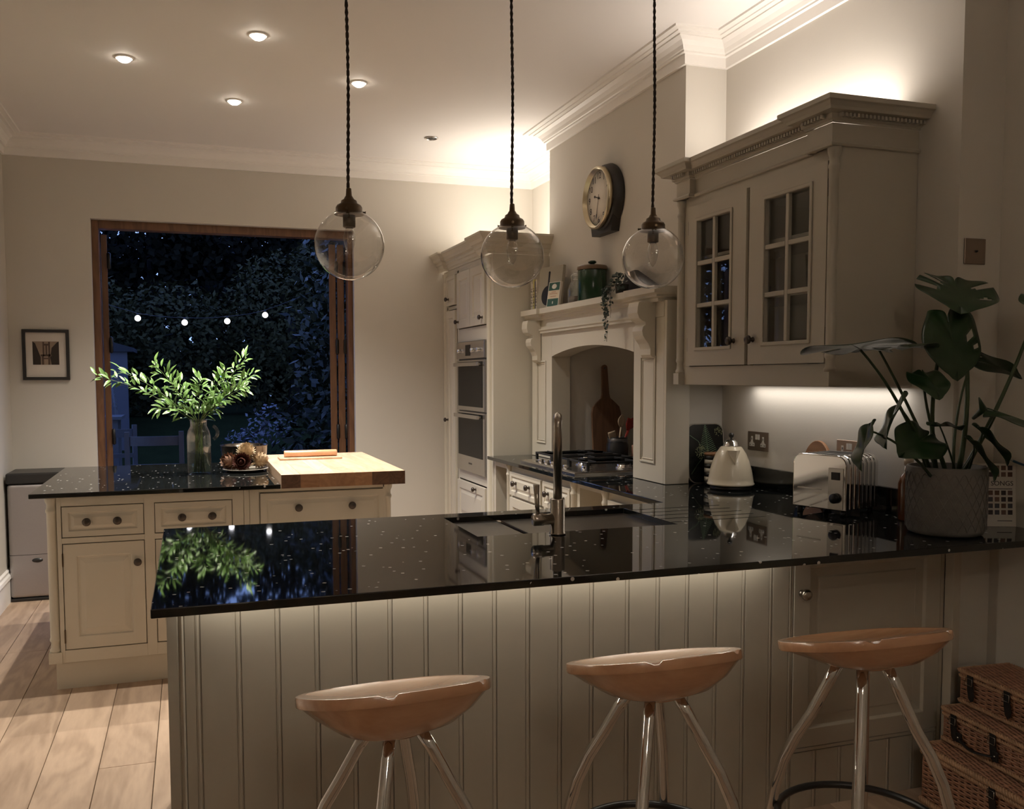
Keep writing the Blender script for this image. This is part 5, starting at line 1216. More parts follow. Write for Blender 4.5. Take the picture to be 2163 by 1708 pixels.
# ---------------------------------------------------------------- wicker hampers
WICK = pm('wicker', (0.39, 0.205, 0.125), 0.5, var=0.45, scale=35)
WICKL = pm('light_wicker', (0.46, 0.28, 0.165), 0.5, var=0.4, scale=35)
WICKD = pm('dark_wicker_core', (0.04, 0.02, 0.012), 0.8, var=0.2)
LEATH = pm('black_leather', (0.012, 0.011, 0.011), 0.45, var=0.2)
def hamper(x, y, z0, h, L, D_, rot, label, mat, straps, handle=False, rimr=0.007):
    # far left corner at (x, y); long side runs towards the camera, depth to the right
    t = thing('wicker_hamper', label, 'hamper', (x, y, z0), rot, 'stacked wicker hampers')
    lid = 0.030; hb_ = h-lid
    obj('core', MB().box(0.006, D_-0.006, -L+0.006, -0.006, 0.002, h-0.006), WICKD, t, local=True)
    mb = MB()
    def rows(fr, ln, z_a, z_b, amp=0.0030, pitch=0.026):
        n = int((z_b-z_a)/0.0072)
        for r_ in range(n):
            zz = z_a+(r_+0.5)*(z_b-z_a)/n; m = int(ln/pitch*3)
            mb.tube([fr(ln*i/m, zz+0.0006*math.sin(i*1.7+r_), amp*math.sin(PI*i/3+(r_ % 2)*PI)) for i in range(m+1)], 0.0034, 6, caps=False)
    frl = Frame((0.002, 0, 0), (0, -1, 0), (0, 0, 1), (-1, 0, 0)); frf = Frame((0, -L+0.002, 0), (1, 0, 0), (0, 0, 1), (0, -1, 0)); frb = Frame((0, -0.002, 0), (1, 0, 0), (0, 0, 1), (0, 1, 0))
    for fr, ln in ((frl, L), (frf, D_)):
        rows(fr, ln, 0.012, hb_-0.004)
    o = obj('side_weave', mb, mat, t, local=True); o['kind'] = 'stuff'
    mb = MB(); n = int(L/0.026)
    for i in range(n+1): mb.tube([frl(L*i/n, 0.004, 0.0), frl(L*i/n, hb_, 0.0)], 0.003, 6)
    obj('stakes', mb, mat, t, local=True)['kind'] = 'stuff'
    def rope(z, ex, r, name, m_):
        mb = MB()
        path = [(-ex, 0+ex), (-ex, -L-ex), (D_+ex, -L-ex), (D_+ex, ex)]
        for ph in (0, 2.1, 4.2):
            for (ax, ay), (bx, by) in zip(path, path[1:]+path[:1]):
                d = Vector((bx-ax, by-ay, 0)); ln = d.length; d.normalize(); nn = Vector((-d.y, d.x, 0)); m2 = int(ln/0.0045)
                mb.tube([Vector((ax, ay, z))+d*(ln*i/m2)+nn*r*0.55*math.cos(i*0.9+ph)+Vector((0, 0, 1))*r*0.55*math.sin(i*0.9+ph) for i in range(m2+1)], r*0.6, 5, caps=False)
        return obj(name, mb, m_, t, local=True)
    rope(0.008, 0.003, rimr, 'base_rope_rim', WICKL); rope(hb_+0.004, 0.003, rimr*0.8, 'body_rope_rim', WICKL)
    rope(h-0.008, 0.005, rimr, 'lid_rope_rim', WICKL)
    mb = MB(); nt_ = int(D_/0.0075)
    for r_ in range(nt_):
        m = int(L/0.026*3); xx = D_*(r_+0.5)/nt_
        mb.tube([(xx, -L*i/m, h-0.005+0.0022*math.sin(PI*i/3+(r_ % 2)*PI)) for i in range(m+1)], 0.0035, 5, caps=False)
    obj('lid_weave', mb, mat, t, local=True)['kind'] = 'stuff'
    mb = MB(); frt = Frame((-0.001, 0, 0), (0, -1, 0), (0, 0, 1), (-1, 0, 0))
    rows(frt, L, hb_+0.008, h-0.012)
    obj('lid_edge_weave', mb, mat, t, local=True)['kind'] = 'stuff'
    for a in straps:
        fr = Frame((-0.006, -a, 0), (0, -1, 0), (0, 0, 1), (-1, 0, 0))
        st_ = obj('strap', MB().prism([(-0.012, h-0.012), (0.012, h-0.012), (0.014, h-0.045), (0.020, h-0.075), (0.016, h-0.092), (0.006, h-0.098), (-0.004, h-0.088), (-0.010, h-0.060)], fr, 0.003, 0.007), LEATH, t, local=True, bevel=0.001, seg=1)
        fr2 = Frame((-0.006, -a, 0), (0, -1, 0), (0, 0, 1), (-1, 0, 0))
        bz = h-0.032
        obj('buckle', MB().tube([fr2(q, bz+p, 0.009) for q, p in ((-0.013, -0.011), (0.013, -0.011), (0.013, 0.011), (-0.013, 0.011))], 0.0014, 6, closed=True), STEEL, st_, local=True)
    if handle:
        fr = Frame((-0.006, -handle, 0), (0, -1, 0), (0, 0, 1), (-1, 0, 0))
        pts = []
        for i in range(13):
            u_ = i/12; pts.append(fr(-0.005+0.15*u_, h*0.30-0.010*math.sin(PI*u_)+0.004, 0.006+0.018*math.sin(PI*u_)))
        o = obj('carry_handle', MB().tube(pts, 0.007, 8, flat=0.5), LEATH, t, local=True)
        for q in (-0.005, 0.145):
            obj('handle_tab', MB().fbox(fr, q-0.012, q+0.012, h*0.30-0.012, h*0.30+0.022, 0.004, 0.010), LEATH, o, local=True, bevel=0.003)
            obj('handle_stud', MB().lathe([(0, 0), (0.004, 0), (0.003, -0.002), (0, -0.003)], fr(q, h*0.30+0.006, 0.010), 10, axis='X'), CHROME, o, local=True)
    return t
RH = math.radians(-4.5)
hamper(2.298, 2.300, 0.001, 0.197, 0.50, 0.310, RH, 'largest reddish wicker hamper at the bottom of the stack', WICK, (0.30,), rimr=0.010)
hamper(2.372, 2.290, 0.204, 0.118, 0.44, 0.245, RH, 'medium wicker hamper with leather carry handle in the middle of the stack', WICK, (0.052, 0.215), handle=0.085)
hamper(2.434, 2.285, 0.328, 0.118, 0.38, 0.190, RH, 'small wicker hamper on top of the stack', WICK, (0.050, 0.20))

# ---------------------------------------------------------------- monstera
mo = thing('monstera', 'monstera plant in a grey scale patterned pot on the peninsula worktop', 'plant', (2.322, 2.262, 0.91))
PX, PY = 2.322, 2.262
POTM = pm('grey_pot', (0.16, 0.15, 0.135), 0.9, var=0.25, scale=30, bump=0.5, bscale=90)
pot = obj('pot', MB().lathe([(0, 0.0006), (0.098, 0.0006), (0.110, 0.006), (0.116, 0.020), (0.119, 0.19), (0.119, 0.216), (0.116, 0.2195), (0.109, 0.2195), (0.107, 0.190), (0, 0.188)], (PX, PY, 0.91), 56), POTM, mo)
mb = MB()
for row in range(7):
    z_ = 0.93+0.026*row
    for k in range(26):
        a = 2*PI*(k+0.5*(row % 2))/26; Rp = 0.1178+0.0002*row
        pts = []
        for i in range(7):
            u_ = -1+2*i/6; aa = a+u_*(PI/26); zz = z_+0.026*(1-abs(u_)**1.6)
            pts.append((PX+(Rp+0.0006)*math.cos(aa), PY+(Rp+0.0006)*math.sin(aa), zz))
        mb.tube(pts, 0.0011, 4, caps=False)
obj('scale_relief', mb, POTM, pot)['kind'] = 'stuff'
obj('soil', MB().lathe([(0, 0.1885), (0.1065, 0.1905), (0.1065, 0.196), (0.05, 0.200), (0, 0.202)], (PX, PY, 0.91), 30), pm('soil', (0.02, 0.015, 0.011), 0.95, bump=1.0, bscale=70), mo)
MLEAF = pm('monstera_leaf', (0.017, 0.045, 0.015), 0.30, var=0.25, scale=7, spec=0.6)
MSTEM = pm('monstera_stem', (0.035, 0.060, 0.020), 0.45)
def monstera(attach, tip, n, wd=1.0, slots=(), droop=0.15, fold=0.10, roll=0.0, bk=178):
    at, tp_ = Vector(attach), Vector(tip); d = tp_-at; L = d.length; d.normalize()
    n = Vector(n); n = (n-d*n.dot(d)).normalized(); x_ = n.cross(d)
    N, Mh = 30, 10; vs = []; fs = []
    def P2(t, s_):
        ph = math.radians(bk)*(1-t)**0.92
        R_ = L*(0.40+0.60*((1+math.cos(ph))/2)**1.7)
        if t > 0.93: R_ = L*(0.40+0.60*((1+math.cos(ph))/2)**1.7)*(1+0.10*(t-0.93)/0.07)
        R_ = R_*(1+0.12*math.sin(ph)**2)*min(1.0, max(0.02, (PI-ph)/math.radians(62))**0.6)
        e = Vector((R_*math.sin(ph)*wd, R_*math.cos(ph))); m = Vector((0, L*t*0.93))
        s2 = abs(s_); q = m*(1-s2)+e*s2; q.x *= (1 if s_ >= 0 else -1)
        return q
    for i in range(N+1):
        for j in range(-Mh, Mh+1):
            t = i/N; s_ = j/Mh; q = P2(t, s_)
            c = -droop*(q.y/L)**2*L if q.y > 0 else -droop*0.6*(q.y/L)**2*L
            c += fold*abs(q.x)-fold*1.4*q.x*q.x/L + 0.006*math.sin(t*17)*abs(s_)
            if roll:
                a = roll*q.x/L; c += 0.25*L*(1-math.cos(a*2)); q.x = L/(2*roll)*math.sin(a*2)
            vs.append(at+x_*q.x+d*q.y+n*c)
    W2 = 2*Mh+1
    for i in range(N):
        for j in range(2*Mh):
            side = -1 if j < Mh else 1; s_ = abs((j+0.5-Mh)/Mh); t = (i+0.5)/N; cut = False
            for (sd, t0, t1, s0, s1) in slots:
                if sd == side and s0 < s_ < s1:
                    mid_ = (t0+t1)/2; hw = (t1-t0)/2*math.sin(PI*min(max((s_-s0)/(s1-s0), 0.12), 0.88)) if s1 < 1 else (t1-t0)/2*min(1, (s_-s0)/(s1-s0)*2.2)
                    if abs(t-mid_) < hw: cut = True
            if not cut: fs.append((i*W2+j, i*W2+j+1, i*W2+W2+j+1, i*W2+W2+j))
    mb = MB().add(vs, fs, True)
    o = obj('leaf', mb, MLEAF, mo, weld=False); so = o.modifiers.new('solid', 'SOLIDIFY'); so.thickness = 0.0012; so.offset = 0
    obj('midrib', MB().tube([at+d*(L*0.93*k/8)+n*(-droop*(0.93*k/8)**2*L-0.0005) for k in range(9)], [0.0024-0.0002*k for k in range(9)], 6), MSTEM, o)
    return o
def petiole(b, e, bow=(0, 0, 0), r=0.0055):
    b, e, bow = Vector(b), Vector(e), Vector(bow); m = (b+e)/2+bow
    pts = [b*(1-u_)**2+m*2*u_*(1-u_)+e*u_*u_ for u_ in [k/10 for k in range(11)]]
    obj('leaf_stalk', MB().tube(pts, [r*1.25-r*0.55*k/10 for k in range(11)], 8), MSTEM, mo)
SPL = [(-1, 0.44, 0.51, 0.30, 1.01), (-1, 0.57, 0.64, 0.35, 1.01), (-1, 0.32, 0.39, 0.35, 0.90), (1, 0.46, 0.53, 0.30, 1.01), (1, 0.68, 0.73, 0.45, 0.9)]
monstera((2.372, 2.30, 1.722), (2.288, 2.185, 1.640), (-0.20, -0.62, 0.76), 1.05, SPL, 0.10, 0.06)
petiole((2.40, 2.29, 1.10), (2.372, 2.30, 1.720), (0.09, 0.0, 0.0), 0.007)
monstera((2.286, 2.24, 1.590), (2.305, 2.195, 1.425), (0.05, -1, -0.22), 0.92, [(1, 0.56, 0.64, 0.42, 0.84), (1, 0.70, 0.75, 0.70, 0.93)], 0.10, 0.10)
petiole((2.30, 2.28, 1.10), (2.286, 2.24, 1.590), (-0.035, 0.04, 0.0), 0.0065)
monstera((1.925, 2.21, 1.500), (1.755, 2.06, 1.515), (-0.02, 0.10, 1), 0.95, [(1, 0.3, 0.38, 0.35, 1.01), (-1, 0.42, 0.5, 0.35, 1.01)], 0.02, 0.03)
petiole((2.27, 2.28, 1.10), (1.925, 2.21, 1.498), (0.02, 0.0, 0.06), 0.005)
monstera((2.130, 2.36, 1.505), (2.06, 2.17, 1.520), (0.02, 0.06, 1), 1.0, [(1, 0.3, 0.38, 0.35, 1.01)], 0.04, 0.06)
petiole((2.31, 2.28, 1.10), (2.130, 2.36, 1.503), (-0.01, 0.0, 0.04), 0.005)
monstera((2.185, 2.23, 1.428), (2.165, 2.14, 1.388), (-0.15, -0.45, 0.87), 0.85, (), 0.30, -0.25)
petiole((2.32, 2.26, 1.10), (2.185, 2.23, 1.427), (-0.05, 0.0, 0.05), 0.0045)
monstera((2.020, 2.15, 1.325), (1.900, 2.10, 1.236), (-0.55, 0.55, 0.6), 0.52, (), 0.15, 0.5)
petiole((2.25, 2.25, 1.10), (2.020, 2.15, 1.325), (0.0, 0.0, 0.05), 0.0055)
monstera((1.868, 2.10, 1.262), (1.806, 2.08, 1.168), (-0.75, 0.35, 0.5), 0.55, (), 0.12, 0.5)
petiole((2.22, 2.22, 1.10), (1.868, 2.10, 1.262), (0.01, 0.0, 0.04), 0.004)
monstera((2.165, 2.19, 1.232), (2.015, 2.11, 1.205), (-0.10, -0.70, 0.7), 0.62, (), 0.12, 0.10)
petiole((2.30, 2.24, 1.10), (2.165, 2.19, 1.232), (0.02, 0.0, 0.03), 0.0045)
monstera((2.172, 2.15, 1.272), (2.274, 2.17, 1.262), (0.05, 0.05, 1), 0.55, (), 0.05, 0.05)
petiole((2.34, 2.24, 1.10), (2.172, 2.15, 1.272), (0.0, 0.0, 0.02), 0.003)
monstera((2.365, 2.12, 1.305), (2.500, 2.03, 1.280), (0.25, -0.35, 0.9), 0.75, [(1, 0.3, 0.42, 0.35, 1.01)], 0.35, -0.2)
petiole((2.36, 2.24, 1.10), (2.365, 2.12, 1.303), (0.03, 0.0, 0.03), 0.0045)
monstera((2.355, 2.16, 1.242), (2.450, 2.14, 1.160), (0.6, -0.35, 0.7), 0.50, (), 0.12, 0.4)
petiole((2.37, 2.25, 1.10), (2.355, 2.16, 1.242), (0.03, 0.0, 0.0), 0.0035)
monstera((2.280, 2.12, 1.206), (2.362, 2.10, 1.118), (0.6, -0.45, 0.65), 0.50, (), 0.15, 0.4)
petiole((2.36, 2.22, 1.10), (2.280, 2.12, 1.206), (0.02, 0.0, 0.02), 0.0035)
monstera((2.445, 2.29, 1.478), (2.545, 2.20, 1.432), (0.30, 0.25, 0.9), 0.55, [(1, 0.3, 0.4, 0.35, 1.01), (-1, 0.35, 0.45, 0.35, 1.01)], 0.1, 0.06)
petiole((2.35, 2.26, 1.10), (2.445, 2.29, 1.476), (-0.05, 0.0, 0.0), 0.004)
monstera((2.545, 2.14, 1.648), (2.470, 2.04, 1.605), (0.2, -0.3, 0.9), 0.7, (), 0.2, 0.1)
petiole((2.37, 2.25, 1.10), (2.545, 2.14, 1.646), (0.03, 0.0, -0.03), 0.0065)
obj('new_leaf_spear', MB().tube([(2.36, 2.20, 1.285), (2.345, 2.15, 1.315), (2.315, 2.14, 1.352)], [0.006, 0.012, 0.002], 8), MLEAF, mo)

# ---------------------------------------------------------------- trailing plant on the mantel
tpn = thing('trailing_plant', 'small leaved trailing plant hanging over the mantel edge', 'plant', (2.11, 4.16, ZM))
obj('small_pot', MB().lathe([(0, 0.0006), (0.030, 0.0006), (0.036, 0.05), (0.038, 0.052), (0.033, 0.052), (0, 0.045)], (2.125, 4.17, ZM), 22), pm('dark_pot', (0.05, 0.045, 0.04), 0.6), tpn)
TL = pm('trailing_leaf', (0.045, 0.065, 0.05), 0.45, var=0.4, scale=40)
mb = MB(); ms_ = MB(); rr = random.Random(21)
def tl(p, s):
    d = Vector((rr.uniform(-1, 0.3), rr.uniform(-1, 1), rr.uniform(-1, 0.4))).normalized(); n = Vector((rr.uniform(-1, 0), rr.uniform(-1, 0.5), rr.uniform(0, 1))); u = d.cross(n).normalized()*s*0.42
    a = Vector(p); b = a+d*s*0.5
    mb.add([a, b+u, a+d*s, b-u], [(0, 1, 2, 3)])
for i in range(90):
    z_ = ZM+0.055+rr.uniform(-0.03, 0.06); tl((2.10+rr.uniform(-0.03, 0.03), 4.15+rr.uniform(-0.05, 0.05), z_), 0.022)
for (dx, dy, ln, dens) in ((-0.004, 0.0, 0.27, 38), (0.0, -0.03, 0.15, 26), (-0.006, 0.025, 0.14, 24), (-0.002, 0.045, 0.09, 18), (-0.01, 0.01, 0.20, 26)):
    pts = [(2.11, 4.16, ZM+0.055), (2.050, 4.16+dy, ZM+0.045)]
    for k in range(12): pts.append((2.042+dx, 4.16+dy+0.004*math.sin(k*1.3), ZM+0.03-ln*k/11))
    ms_.tube(pts, 0.0011, 5)
    for i in range(dens):
        u_ = (i/dens)**1.5; tl((2.042+dx+rr.uniform(-0.006, 0.002), 4.16+dy+rr.uniform(-0.012, 0.012), ZM+0.03-ln*u_), 0.020)
obj('trailing_leaves', mb, TL, tpn, weld=False)['kind'] = 'stuff'
obj('trailing_stems', ms_, pm('thin_stem', (0.06, 0.05, 0.035), 0.6), tpn)

# ---------------------------------------------------------------- inside the glazed cabinet
mg = thing('mug', 'white mug with leaf print on the bottom shelf behind the cabinet glass', 'mug', (2.28, 2.715, 1.4605))
obj('mug', MB().lathe([(0, 0.0005), (0.036, 0.0005), (0.040, 0.006), (0.040, 0.088), (0.037, 0.088), (0.036, 0.008), (0, 0.006)], (2.24, 2.72, 1.4605), 26), pm('white_mug', (0.66, 0.63, 0.56), 0.3), mg)
fmg = FX(2.198, 2.72, 1.4605)
obj('leaf_print', MB().prism([(0.012, 0.012), (0.020, 0.035), (0.014, 0.065), (0.006, 0.070), (0.0, 0.045), (0.003, 0.018)], fmg, 0, 0.0015), pm('leaf_print_ink', (0.04, 0.06, 0.03), 0.5), mg)
mg.location = (2.24, 2.72, 1.4605)
for c_ in mg.children:
    for v_ in c_.data.vertices: v_.co += Vector((2.28-2.24, 2.715-2.72, 0))
k = 0
for (yy_, zz_, h_) in ((2.78, 1.7355, 0.13), (2.90, 1.7355, 0.15), (2.74, 1.9455, 0.12), (2.86, 1.9455, 0.12), (3.24, 1.9455, 0.12), (3.36, 1.9455, 0.12)):
    g_ = thing('drinking_glass', ['tumbler on the middle shelf, right door, nearer the plant', 'tall tumbler on the middle shelf, right door, near the centre stile', 'tumbler on the top shelf, right door, nearer the plant', 'tumbler on the top shelf, right door, near the centre stile', 'tumbler on the top shelf behind the left door, nearer the centre', 'tumbler on the top shelf behind the left door, nearer the clock'][k], 'glass', (2.30, yy_, zz_), 0, 'glasses in the wall cabinet')
    obj('tumbler', MB().lathe([(0, 0.0005), (0.028, 0.0005), (0.034, h_), (0.032, h_), (0.026, 0.008), (0, 0.008)], (2.30, yy_, zz_), 22), VASEG, g_); k += 1
for (yy_, zz_, cc_i) in ((2.86, 1.4605, (0.30, 0.29, 0.26)), (3.28, 1.7355, (0.12, 0.10, 0.09))):
    b_ = obj('stacked_bowl', MB().lathe([(0, 0.0005), (0.035, 0.0005), (0.060, 0.030), (0.068, 0.060), (0.064, 0.060), (0.055, 0.034), (0, 0.010)], (2.30, yy_, zz_), 28), pm('bowl_%d' % int(yy_*100), cc_i, 0.4), base=(2.30, yy_, zz_))
    tag(b_, 'pale bowl on the bottom shelf behind the right cabinet door' if yy_ < 3 else 'dark bowl on the middle shelf behind the left cabinet door', 'bowl')
# ---------------------------------------------------------------- the garden at dusk
LAWN = pm('dusk_lawn', (0.012, 0.016, 0.005), 0.95, var=0.35, scale=6, bump=1.0, bscale=40, spec=0.05)
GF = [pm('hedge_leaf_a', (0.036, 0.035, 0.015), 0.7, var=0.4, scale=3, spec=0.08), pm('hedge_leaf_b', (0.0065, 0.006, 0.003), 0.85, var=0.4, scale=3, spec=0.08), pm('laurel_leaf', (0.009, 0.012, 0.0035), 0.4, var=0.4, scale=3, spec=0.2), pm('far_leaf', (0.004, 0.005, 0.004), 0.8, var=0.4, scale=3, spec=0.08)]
BARK = pm('bark', (0.010, 0.008, 0.006), 0.9, bump=1.0, bscale=30)
struct('ground', MB().box(-14, 16, YF+T, 11.1, -0.25, -0.02), pm('patio_stone', (0.035, 0.035, 0.035), 0.8, var=0.2), label='dark stone patio outside the garden doors')
lm = MB(); nx, ny = 24, 24; vs = []; fs = []; rr = random.Random(2)
for j in range(ny+1):
    for i in range(nx+1):
        yy_ = 11.1+13.0*j/ny; vs.append((-14+30*i/nx, yy_, -0.02+0.88*min(1, (yy_-11.1)/2.2)**0.8+0.02*rr.random()))
for j in range(ny):
    for i in range(nx): fs.append((j*(nx+1)+i, j*(nx+1)+i+1, (j+1)*(nx+1)+i+1, (j+1)*(nx+1)+i))
lw = obj('lawn', lm.add(vs, fs, True), LAWN); lw['kind'] = 'stuff'; tag(lw, 'dark lawn rising towards the trees outside', 'lawn')
def crown(blobs, n, L, W_, seed):
    rr = random.Random(seed); vs = []; fs = []
    tot = sum(b[3]*b[4]*b[5] for b in blobs)**1.0
    for (cx_, cy_, cz_, rx, ry, rz) in blobs:
        m = int(n*rx*ry*rz/tot)+40
        for _ in range(m):
            v = Vector((rr.gauss(0, 1), rr.gauss(0, 1), rr.gauss(0, 1))).normalized()
            rad = 0.55+0.5*rr.random()**0.5
            p = Vector((cx_+v.x*rx*rad, cy_+v.y*ry*rad, cz_+v.z*rz*rad))
            if p.y < YF+T+0.1 and p.x < 4: p.y = YF+T+0.15+rr.random()*0.3
            d = Vector((rr.uniform(-1, 1), rr.uniform(-1, 1), rr.uniform(-1, 0.5))).normalized(); nn = (v+Vector((rr.uniform(-.8, .8), rr.uniform(-.8, .8), rr.uniform(-.2, 1.0)))).normalized()
            u = d.cross(nn)
            if u.length < 0.05: continue
            u = u.normalized()*W_*rr.uniform(0.7, 1.3); l_ = L*rr.uniform(0.6, 1.3); k = len(vs)
            vs += [p, p+d*l_*0.45+u, p+d*l_, p+d*l_*0.45-u]; fs.append((k, k+1, k+2, k+3))
    return MB().add(vs, fs)
def tree(name, label, cat, base, blobs, n, L, W_, mat, seed, trunk=None):
    t = thing(name, label, cat, base, 0, None)
    o = obj('foliage', crown(blobs, n, L, W_, seed), mat, t, weld=False); o['kind'] = 'stuff'
    top = trunk or (base[0], base[1], blobs[0][2])
    b = Vector(base); e = Vector(top)
    mb = MB().tube([b, b*0.5+e*0.5+Vector((0.05, 0, 0)), e], [0.09, 0.07, 0.035], 8)
    rr = random.Random(seed+5)
    for (cx_, cy_, cz_, rx, ry, rz) in blobs:
        c_ = Vector((cx_, cy_, cz_)); s_ = b*0.45+e*0.55
        mb.tube([s_, (s_+c_)/2+Vector((rr.uniform(-.1, .1), 0, 0.1)), c_], [0.04, 0.025, 0.01], 6)
    obj('trunk', mb, BARK, t)
    return t
tree('laurel_bush', 'big glossy laurel bush right outside the right-hand door', 'bush', (1.95, 9.1, -0.02), [(1.72, 9.0, 1.15, 0.75, 0.7, 1.2), (1.62, 9.2, 2.0, 0.62, 0.6, 0.85), (2.1, 9.4, 2.7, 0.9, 0.8, 0.8), (1.35, 9.0, 0.75, 0.55, 0.5, 0.6)], 5200, 0.12, 0.026, GF[2], 31)
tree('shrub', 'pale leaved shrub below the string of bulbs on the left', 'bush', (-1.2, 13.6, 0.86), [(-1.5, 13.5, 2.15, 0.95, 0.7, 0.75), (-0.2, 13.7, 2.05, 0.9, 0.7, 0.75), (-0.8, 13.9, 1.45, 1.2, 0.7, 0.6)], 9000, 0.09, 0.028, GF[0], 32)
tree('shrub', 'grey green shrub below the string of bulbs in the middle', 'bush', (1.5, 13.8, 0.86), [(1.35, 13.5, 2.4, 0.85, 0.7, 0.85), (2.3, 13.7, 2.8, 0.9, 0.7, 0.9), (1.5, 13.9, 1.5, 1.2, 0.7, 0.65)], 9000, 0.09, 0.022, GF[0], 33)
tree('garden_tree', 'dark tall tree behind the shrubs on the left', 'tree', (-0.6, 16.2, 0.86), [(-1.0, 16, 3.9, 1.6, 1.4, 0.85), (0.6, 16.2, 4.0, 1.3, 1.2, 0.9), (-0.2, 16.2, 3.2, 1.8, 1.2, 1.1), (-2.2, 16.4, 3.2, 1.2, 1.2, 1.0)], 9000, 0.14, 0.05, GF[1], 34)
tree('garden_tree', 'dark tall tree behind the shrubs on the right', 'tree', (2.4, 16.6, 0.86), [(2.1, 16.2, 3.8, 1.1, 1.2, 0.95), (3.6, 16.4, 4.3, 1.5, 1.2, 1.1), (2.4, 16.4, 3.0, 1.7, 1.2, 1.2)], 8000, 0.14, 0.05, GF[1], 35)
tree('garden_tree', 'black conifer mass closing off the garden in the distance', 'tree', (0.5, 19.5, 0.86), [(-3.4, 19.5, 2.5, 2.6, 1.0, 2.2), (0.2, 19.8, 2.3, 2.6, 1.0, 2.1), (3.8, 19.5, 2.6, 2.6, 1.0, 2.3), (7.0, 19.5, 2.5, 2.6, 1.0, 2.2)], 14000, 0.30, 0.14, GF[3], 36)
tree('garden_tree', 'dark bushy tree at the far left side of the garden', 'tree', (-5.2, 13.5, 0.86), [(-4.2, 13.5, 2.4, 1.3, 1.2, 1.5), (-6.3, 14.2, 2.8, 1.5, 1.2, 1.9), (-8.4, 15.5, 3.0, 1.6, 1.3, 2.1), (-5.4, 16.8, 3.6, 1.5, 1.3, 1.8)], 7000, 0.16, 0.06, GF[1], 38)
tree('flower_clump', 'clump of pale flowers low in the garden beside the jug', 'flowers', (0.50, 9.7, -0.02), [(0.52, 9.7, 0.72, 0.18, 0.2, 0.18), (0.80, 9.9, 0.92, 0.22, 0.2, 0.22)], 300, 0.06, 0.014, pm('pale_petals', (0.10, 0.11, 0.14), 0.6, var=0.3), 37)
# string of round bulbs
sl_ = thing('string_lights', 'string of four glowing round bulbs hung across the dark garden', 'string lights', (0.15, 10.0, 2.05))
GL = [(-0.492, 10.0, 2.039), (-0.029, 10.0, 2.002), (0.405, 10.0, 2.023), (0.803, 10.0, 2.096)]
wp = [(-1.6, 10.0, 2.45)]+[(x_, y_, z_+0.052) for x_, y_, z_ in GL]+[(1.5, 10.0, 2.45)]
cpts = []
for i in range(len(wp)-1):
    a, b = Vector(wp[i]), Vector(wp[i+1])
    for k in range(8): u_ = k/8; cpts.append(a*(1-u_)+b*u_-Vector((0, 0, 0.05*u_*(1-u_))))
cpts.append(Vector(wp[-1]))
obj('cable', MB().tube(cpts, 0.004, 6), BLACKP, sl_)
GLOW = pm('bulb_glow', (1.0, 0.95, 0.88), 0.4, emit=3.2, var=0.0)
for p in GL:
    o = obj('bulb', MB().lathe([(0.0, -0.031)]+[(0.031*math.sin(PI*i/12), -0.031*math.cos(PI*i/12)) for i in range(1, 12)]+[(0, 0.031)], p, 18), GLOW, sl_)
    obj('bulb_cap', MB().lathe([(0.012, 0.030), (0.012, 0.050), (0, 0.051)], p, 10), BLACKP, o)
# garden furniture
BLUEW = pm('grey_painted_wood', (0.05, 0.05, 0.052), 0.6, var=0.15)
def garden_chair(x, y, rot, label):
    t = thing('garden_chair', label, 'chair', (x, y, -0.02), rot, 'garden chairs on the patio')
    for (a, b) in ((-0.24, -0.2), (0.20, -0.2), (-0.24, 0.2), (0.20, 0.2)):
        obj('leg', MB().box(a, a+0.04, b, b+0.04, 0.0, 0.42 if b < 0 else 0.98), BLUEW, t, local=True)
    obj('seat', MB().box(-0.25, 0.25, -0.22, 0.22, 0.421, 0.445), BLUEW, t, local=True)
    pts = [(-0.20+0.40*i/10, 0.22+0.03*math.sin(PI*i/10), 0.90) for i in range(11)]
    mb = MB()
    for p, q in zip(pts[:-1], pts[1:]): mb.add([(p[0], p[1]-0.012, 0.86), (q[0], q[1]-0.012, 0.86), (q[0], q[1]-0.012, 0.94), (p[0], p[1]-0.012, 0.94), (p[0], p[1]+0.012, 0.86), (q[0], q[1]+0.012, 0.86), (q[0], q[1]+0.012, 0.94), (p[0], p[1]+0.012, 0.94)], [(0, 1, 2, 3), (4, 7, 6, 5), (0, 4, 5, 1), (3, 2, 6, 7)])
    obj('top_rail', mb, BLUEW, t, local=True)
    obj('mid_rail', MB().box(-0.20, 0.20, 0.215, 0.235, 0.66, 0.70), BLUEW, t, local=True)
    return t
garden_chair(-0.28, 8.35, PI*0.98, 'garden chair with curved top rail, just outside behind the jug')
garden_chair(-0.80, 9.55, PI*1.1, 'garden chair at the far left edge of the patio')
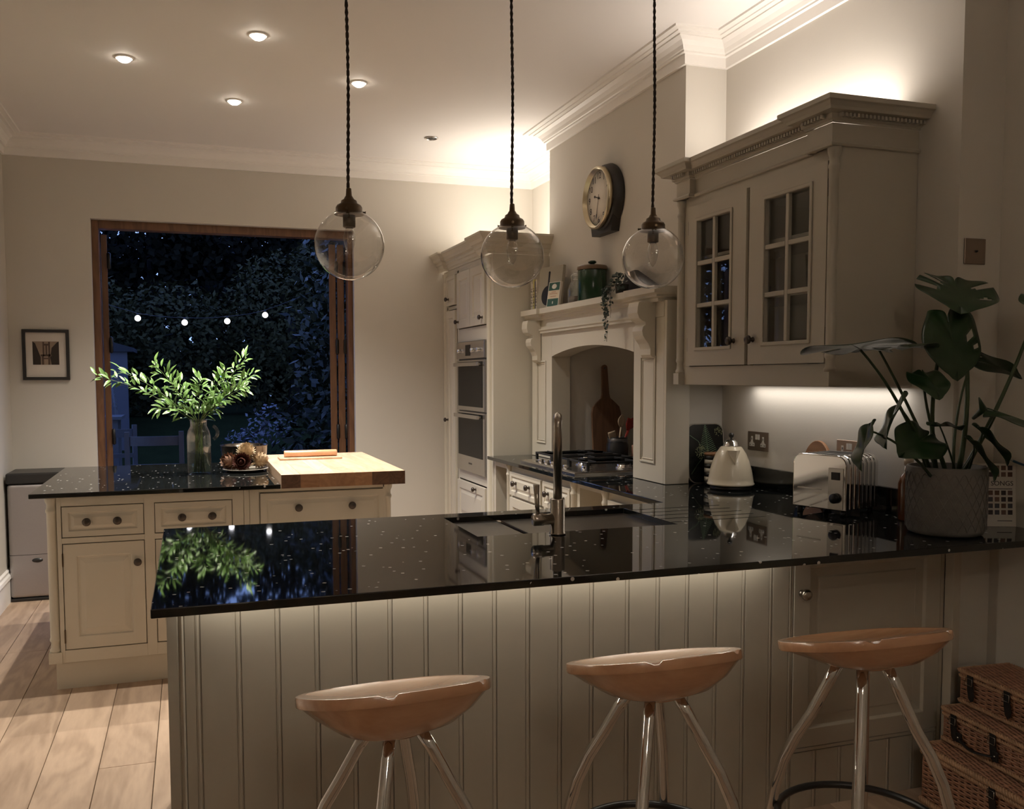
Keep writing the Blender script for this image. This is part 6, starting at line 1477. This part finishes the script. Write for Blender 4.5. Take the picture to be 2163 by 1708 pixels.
tbg = thing('garden_table', 'small pale garden table at the left of the doorway', 'table', (-0.95, 10.3, -0.02))
obj('table_top', MB().box(-1.45, -0.68, 10.0, 10.6, 0.985, 1.015), BLUEW, tbg)
for (a, b) in ((-1.40, 10.05), (-0.77, 10.05), (-1.40, 10.5), (-0.77, 10.5)): obj('leg', MB().box(a, a+0.05, b, b+0.05, -0.019, 0.9848), BLUEW, tbg)
ls = thing('slatted_lounger', 'slatted wooden chair back standing on the left outside', 'chair', (-0.85, 10.9, -0.02))
for i in range(9): obj('slat', MB().box(-1.25, -0.80+0.012*(8-i)*0.6-0.03, 10.9+0.01*i, 10.92+0.01*i, 1.06+0.045*i, 1.09+0.045*i), BLUEW, ls)
obj('frame_post', MB().tube([(-0.78, 10.89, -0.019), (-0.79, 10.9, 1.0), (-0.86, 11.0, 1.48)], 0.02, 6), BLUEW, ls)
obj('frame_post', MB().tube([(-1.27, 10.89, -0.019), (-1.26, 10.9, 1.0), (-1.24, 11.0, 1.48)], 0.02, 6), BLUEW, ls)
sh = thing('garden_shed', 'pale painted shed wall at the far left of the garden', 'shed', (-1.6, 12.4, 0.5))
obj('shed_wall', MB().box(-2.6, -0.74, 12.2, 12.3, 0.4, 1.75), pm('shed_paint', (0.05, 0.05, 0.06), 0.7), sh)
obj('shed_roof', MB().prism([(-2.75, 1.7505), (-0.66, 1.7505), (-0.66, 1.80), (-1.7, 2.1), (-2.75, 1.80)], Frame((0, 12.15, 0), (1, 0, 0), (0, 0, 1), (0, 1, 0)), 0, 0.9), pm('shed_felt', (0.015, 0.015, 0.017), 0.9), sh)

# ---------------------------------------------------------------- lamp over the sitting area behind the camera
cl = thing('ceiling_lamp', 'plain drum shade hanging over the sitting area behind the viewer', 'lamp', (0.5, -0.9, 2.52))
obj('drum_shade', MB().lathe([(0.200, 2.52), (0.200, 2.76), (0.198, 2.76), (0.198, 2.52), (0.200, 2.52)], (0.5, -0.9, 0), 32), TRIMW, cl)
obj('cord', MB().tube([(0.5, -0.9, 2.66), (0.5, -0.9, ZC)], 0.004, 6), CORD, cl)
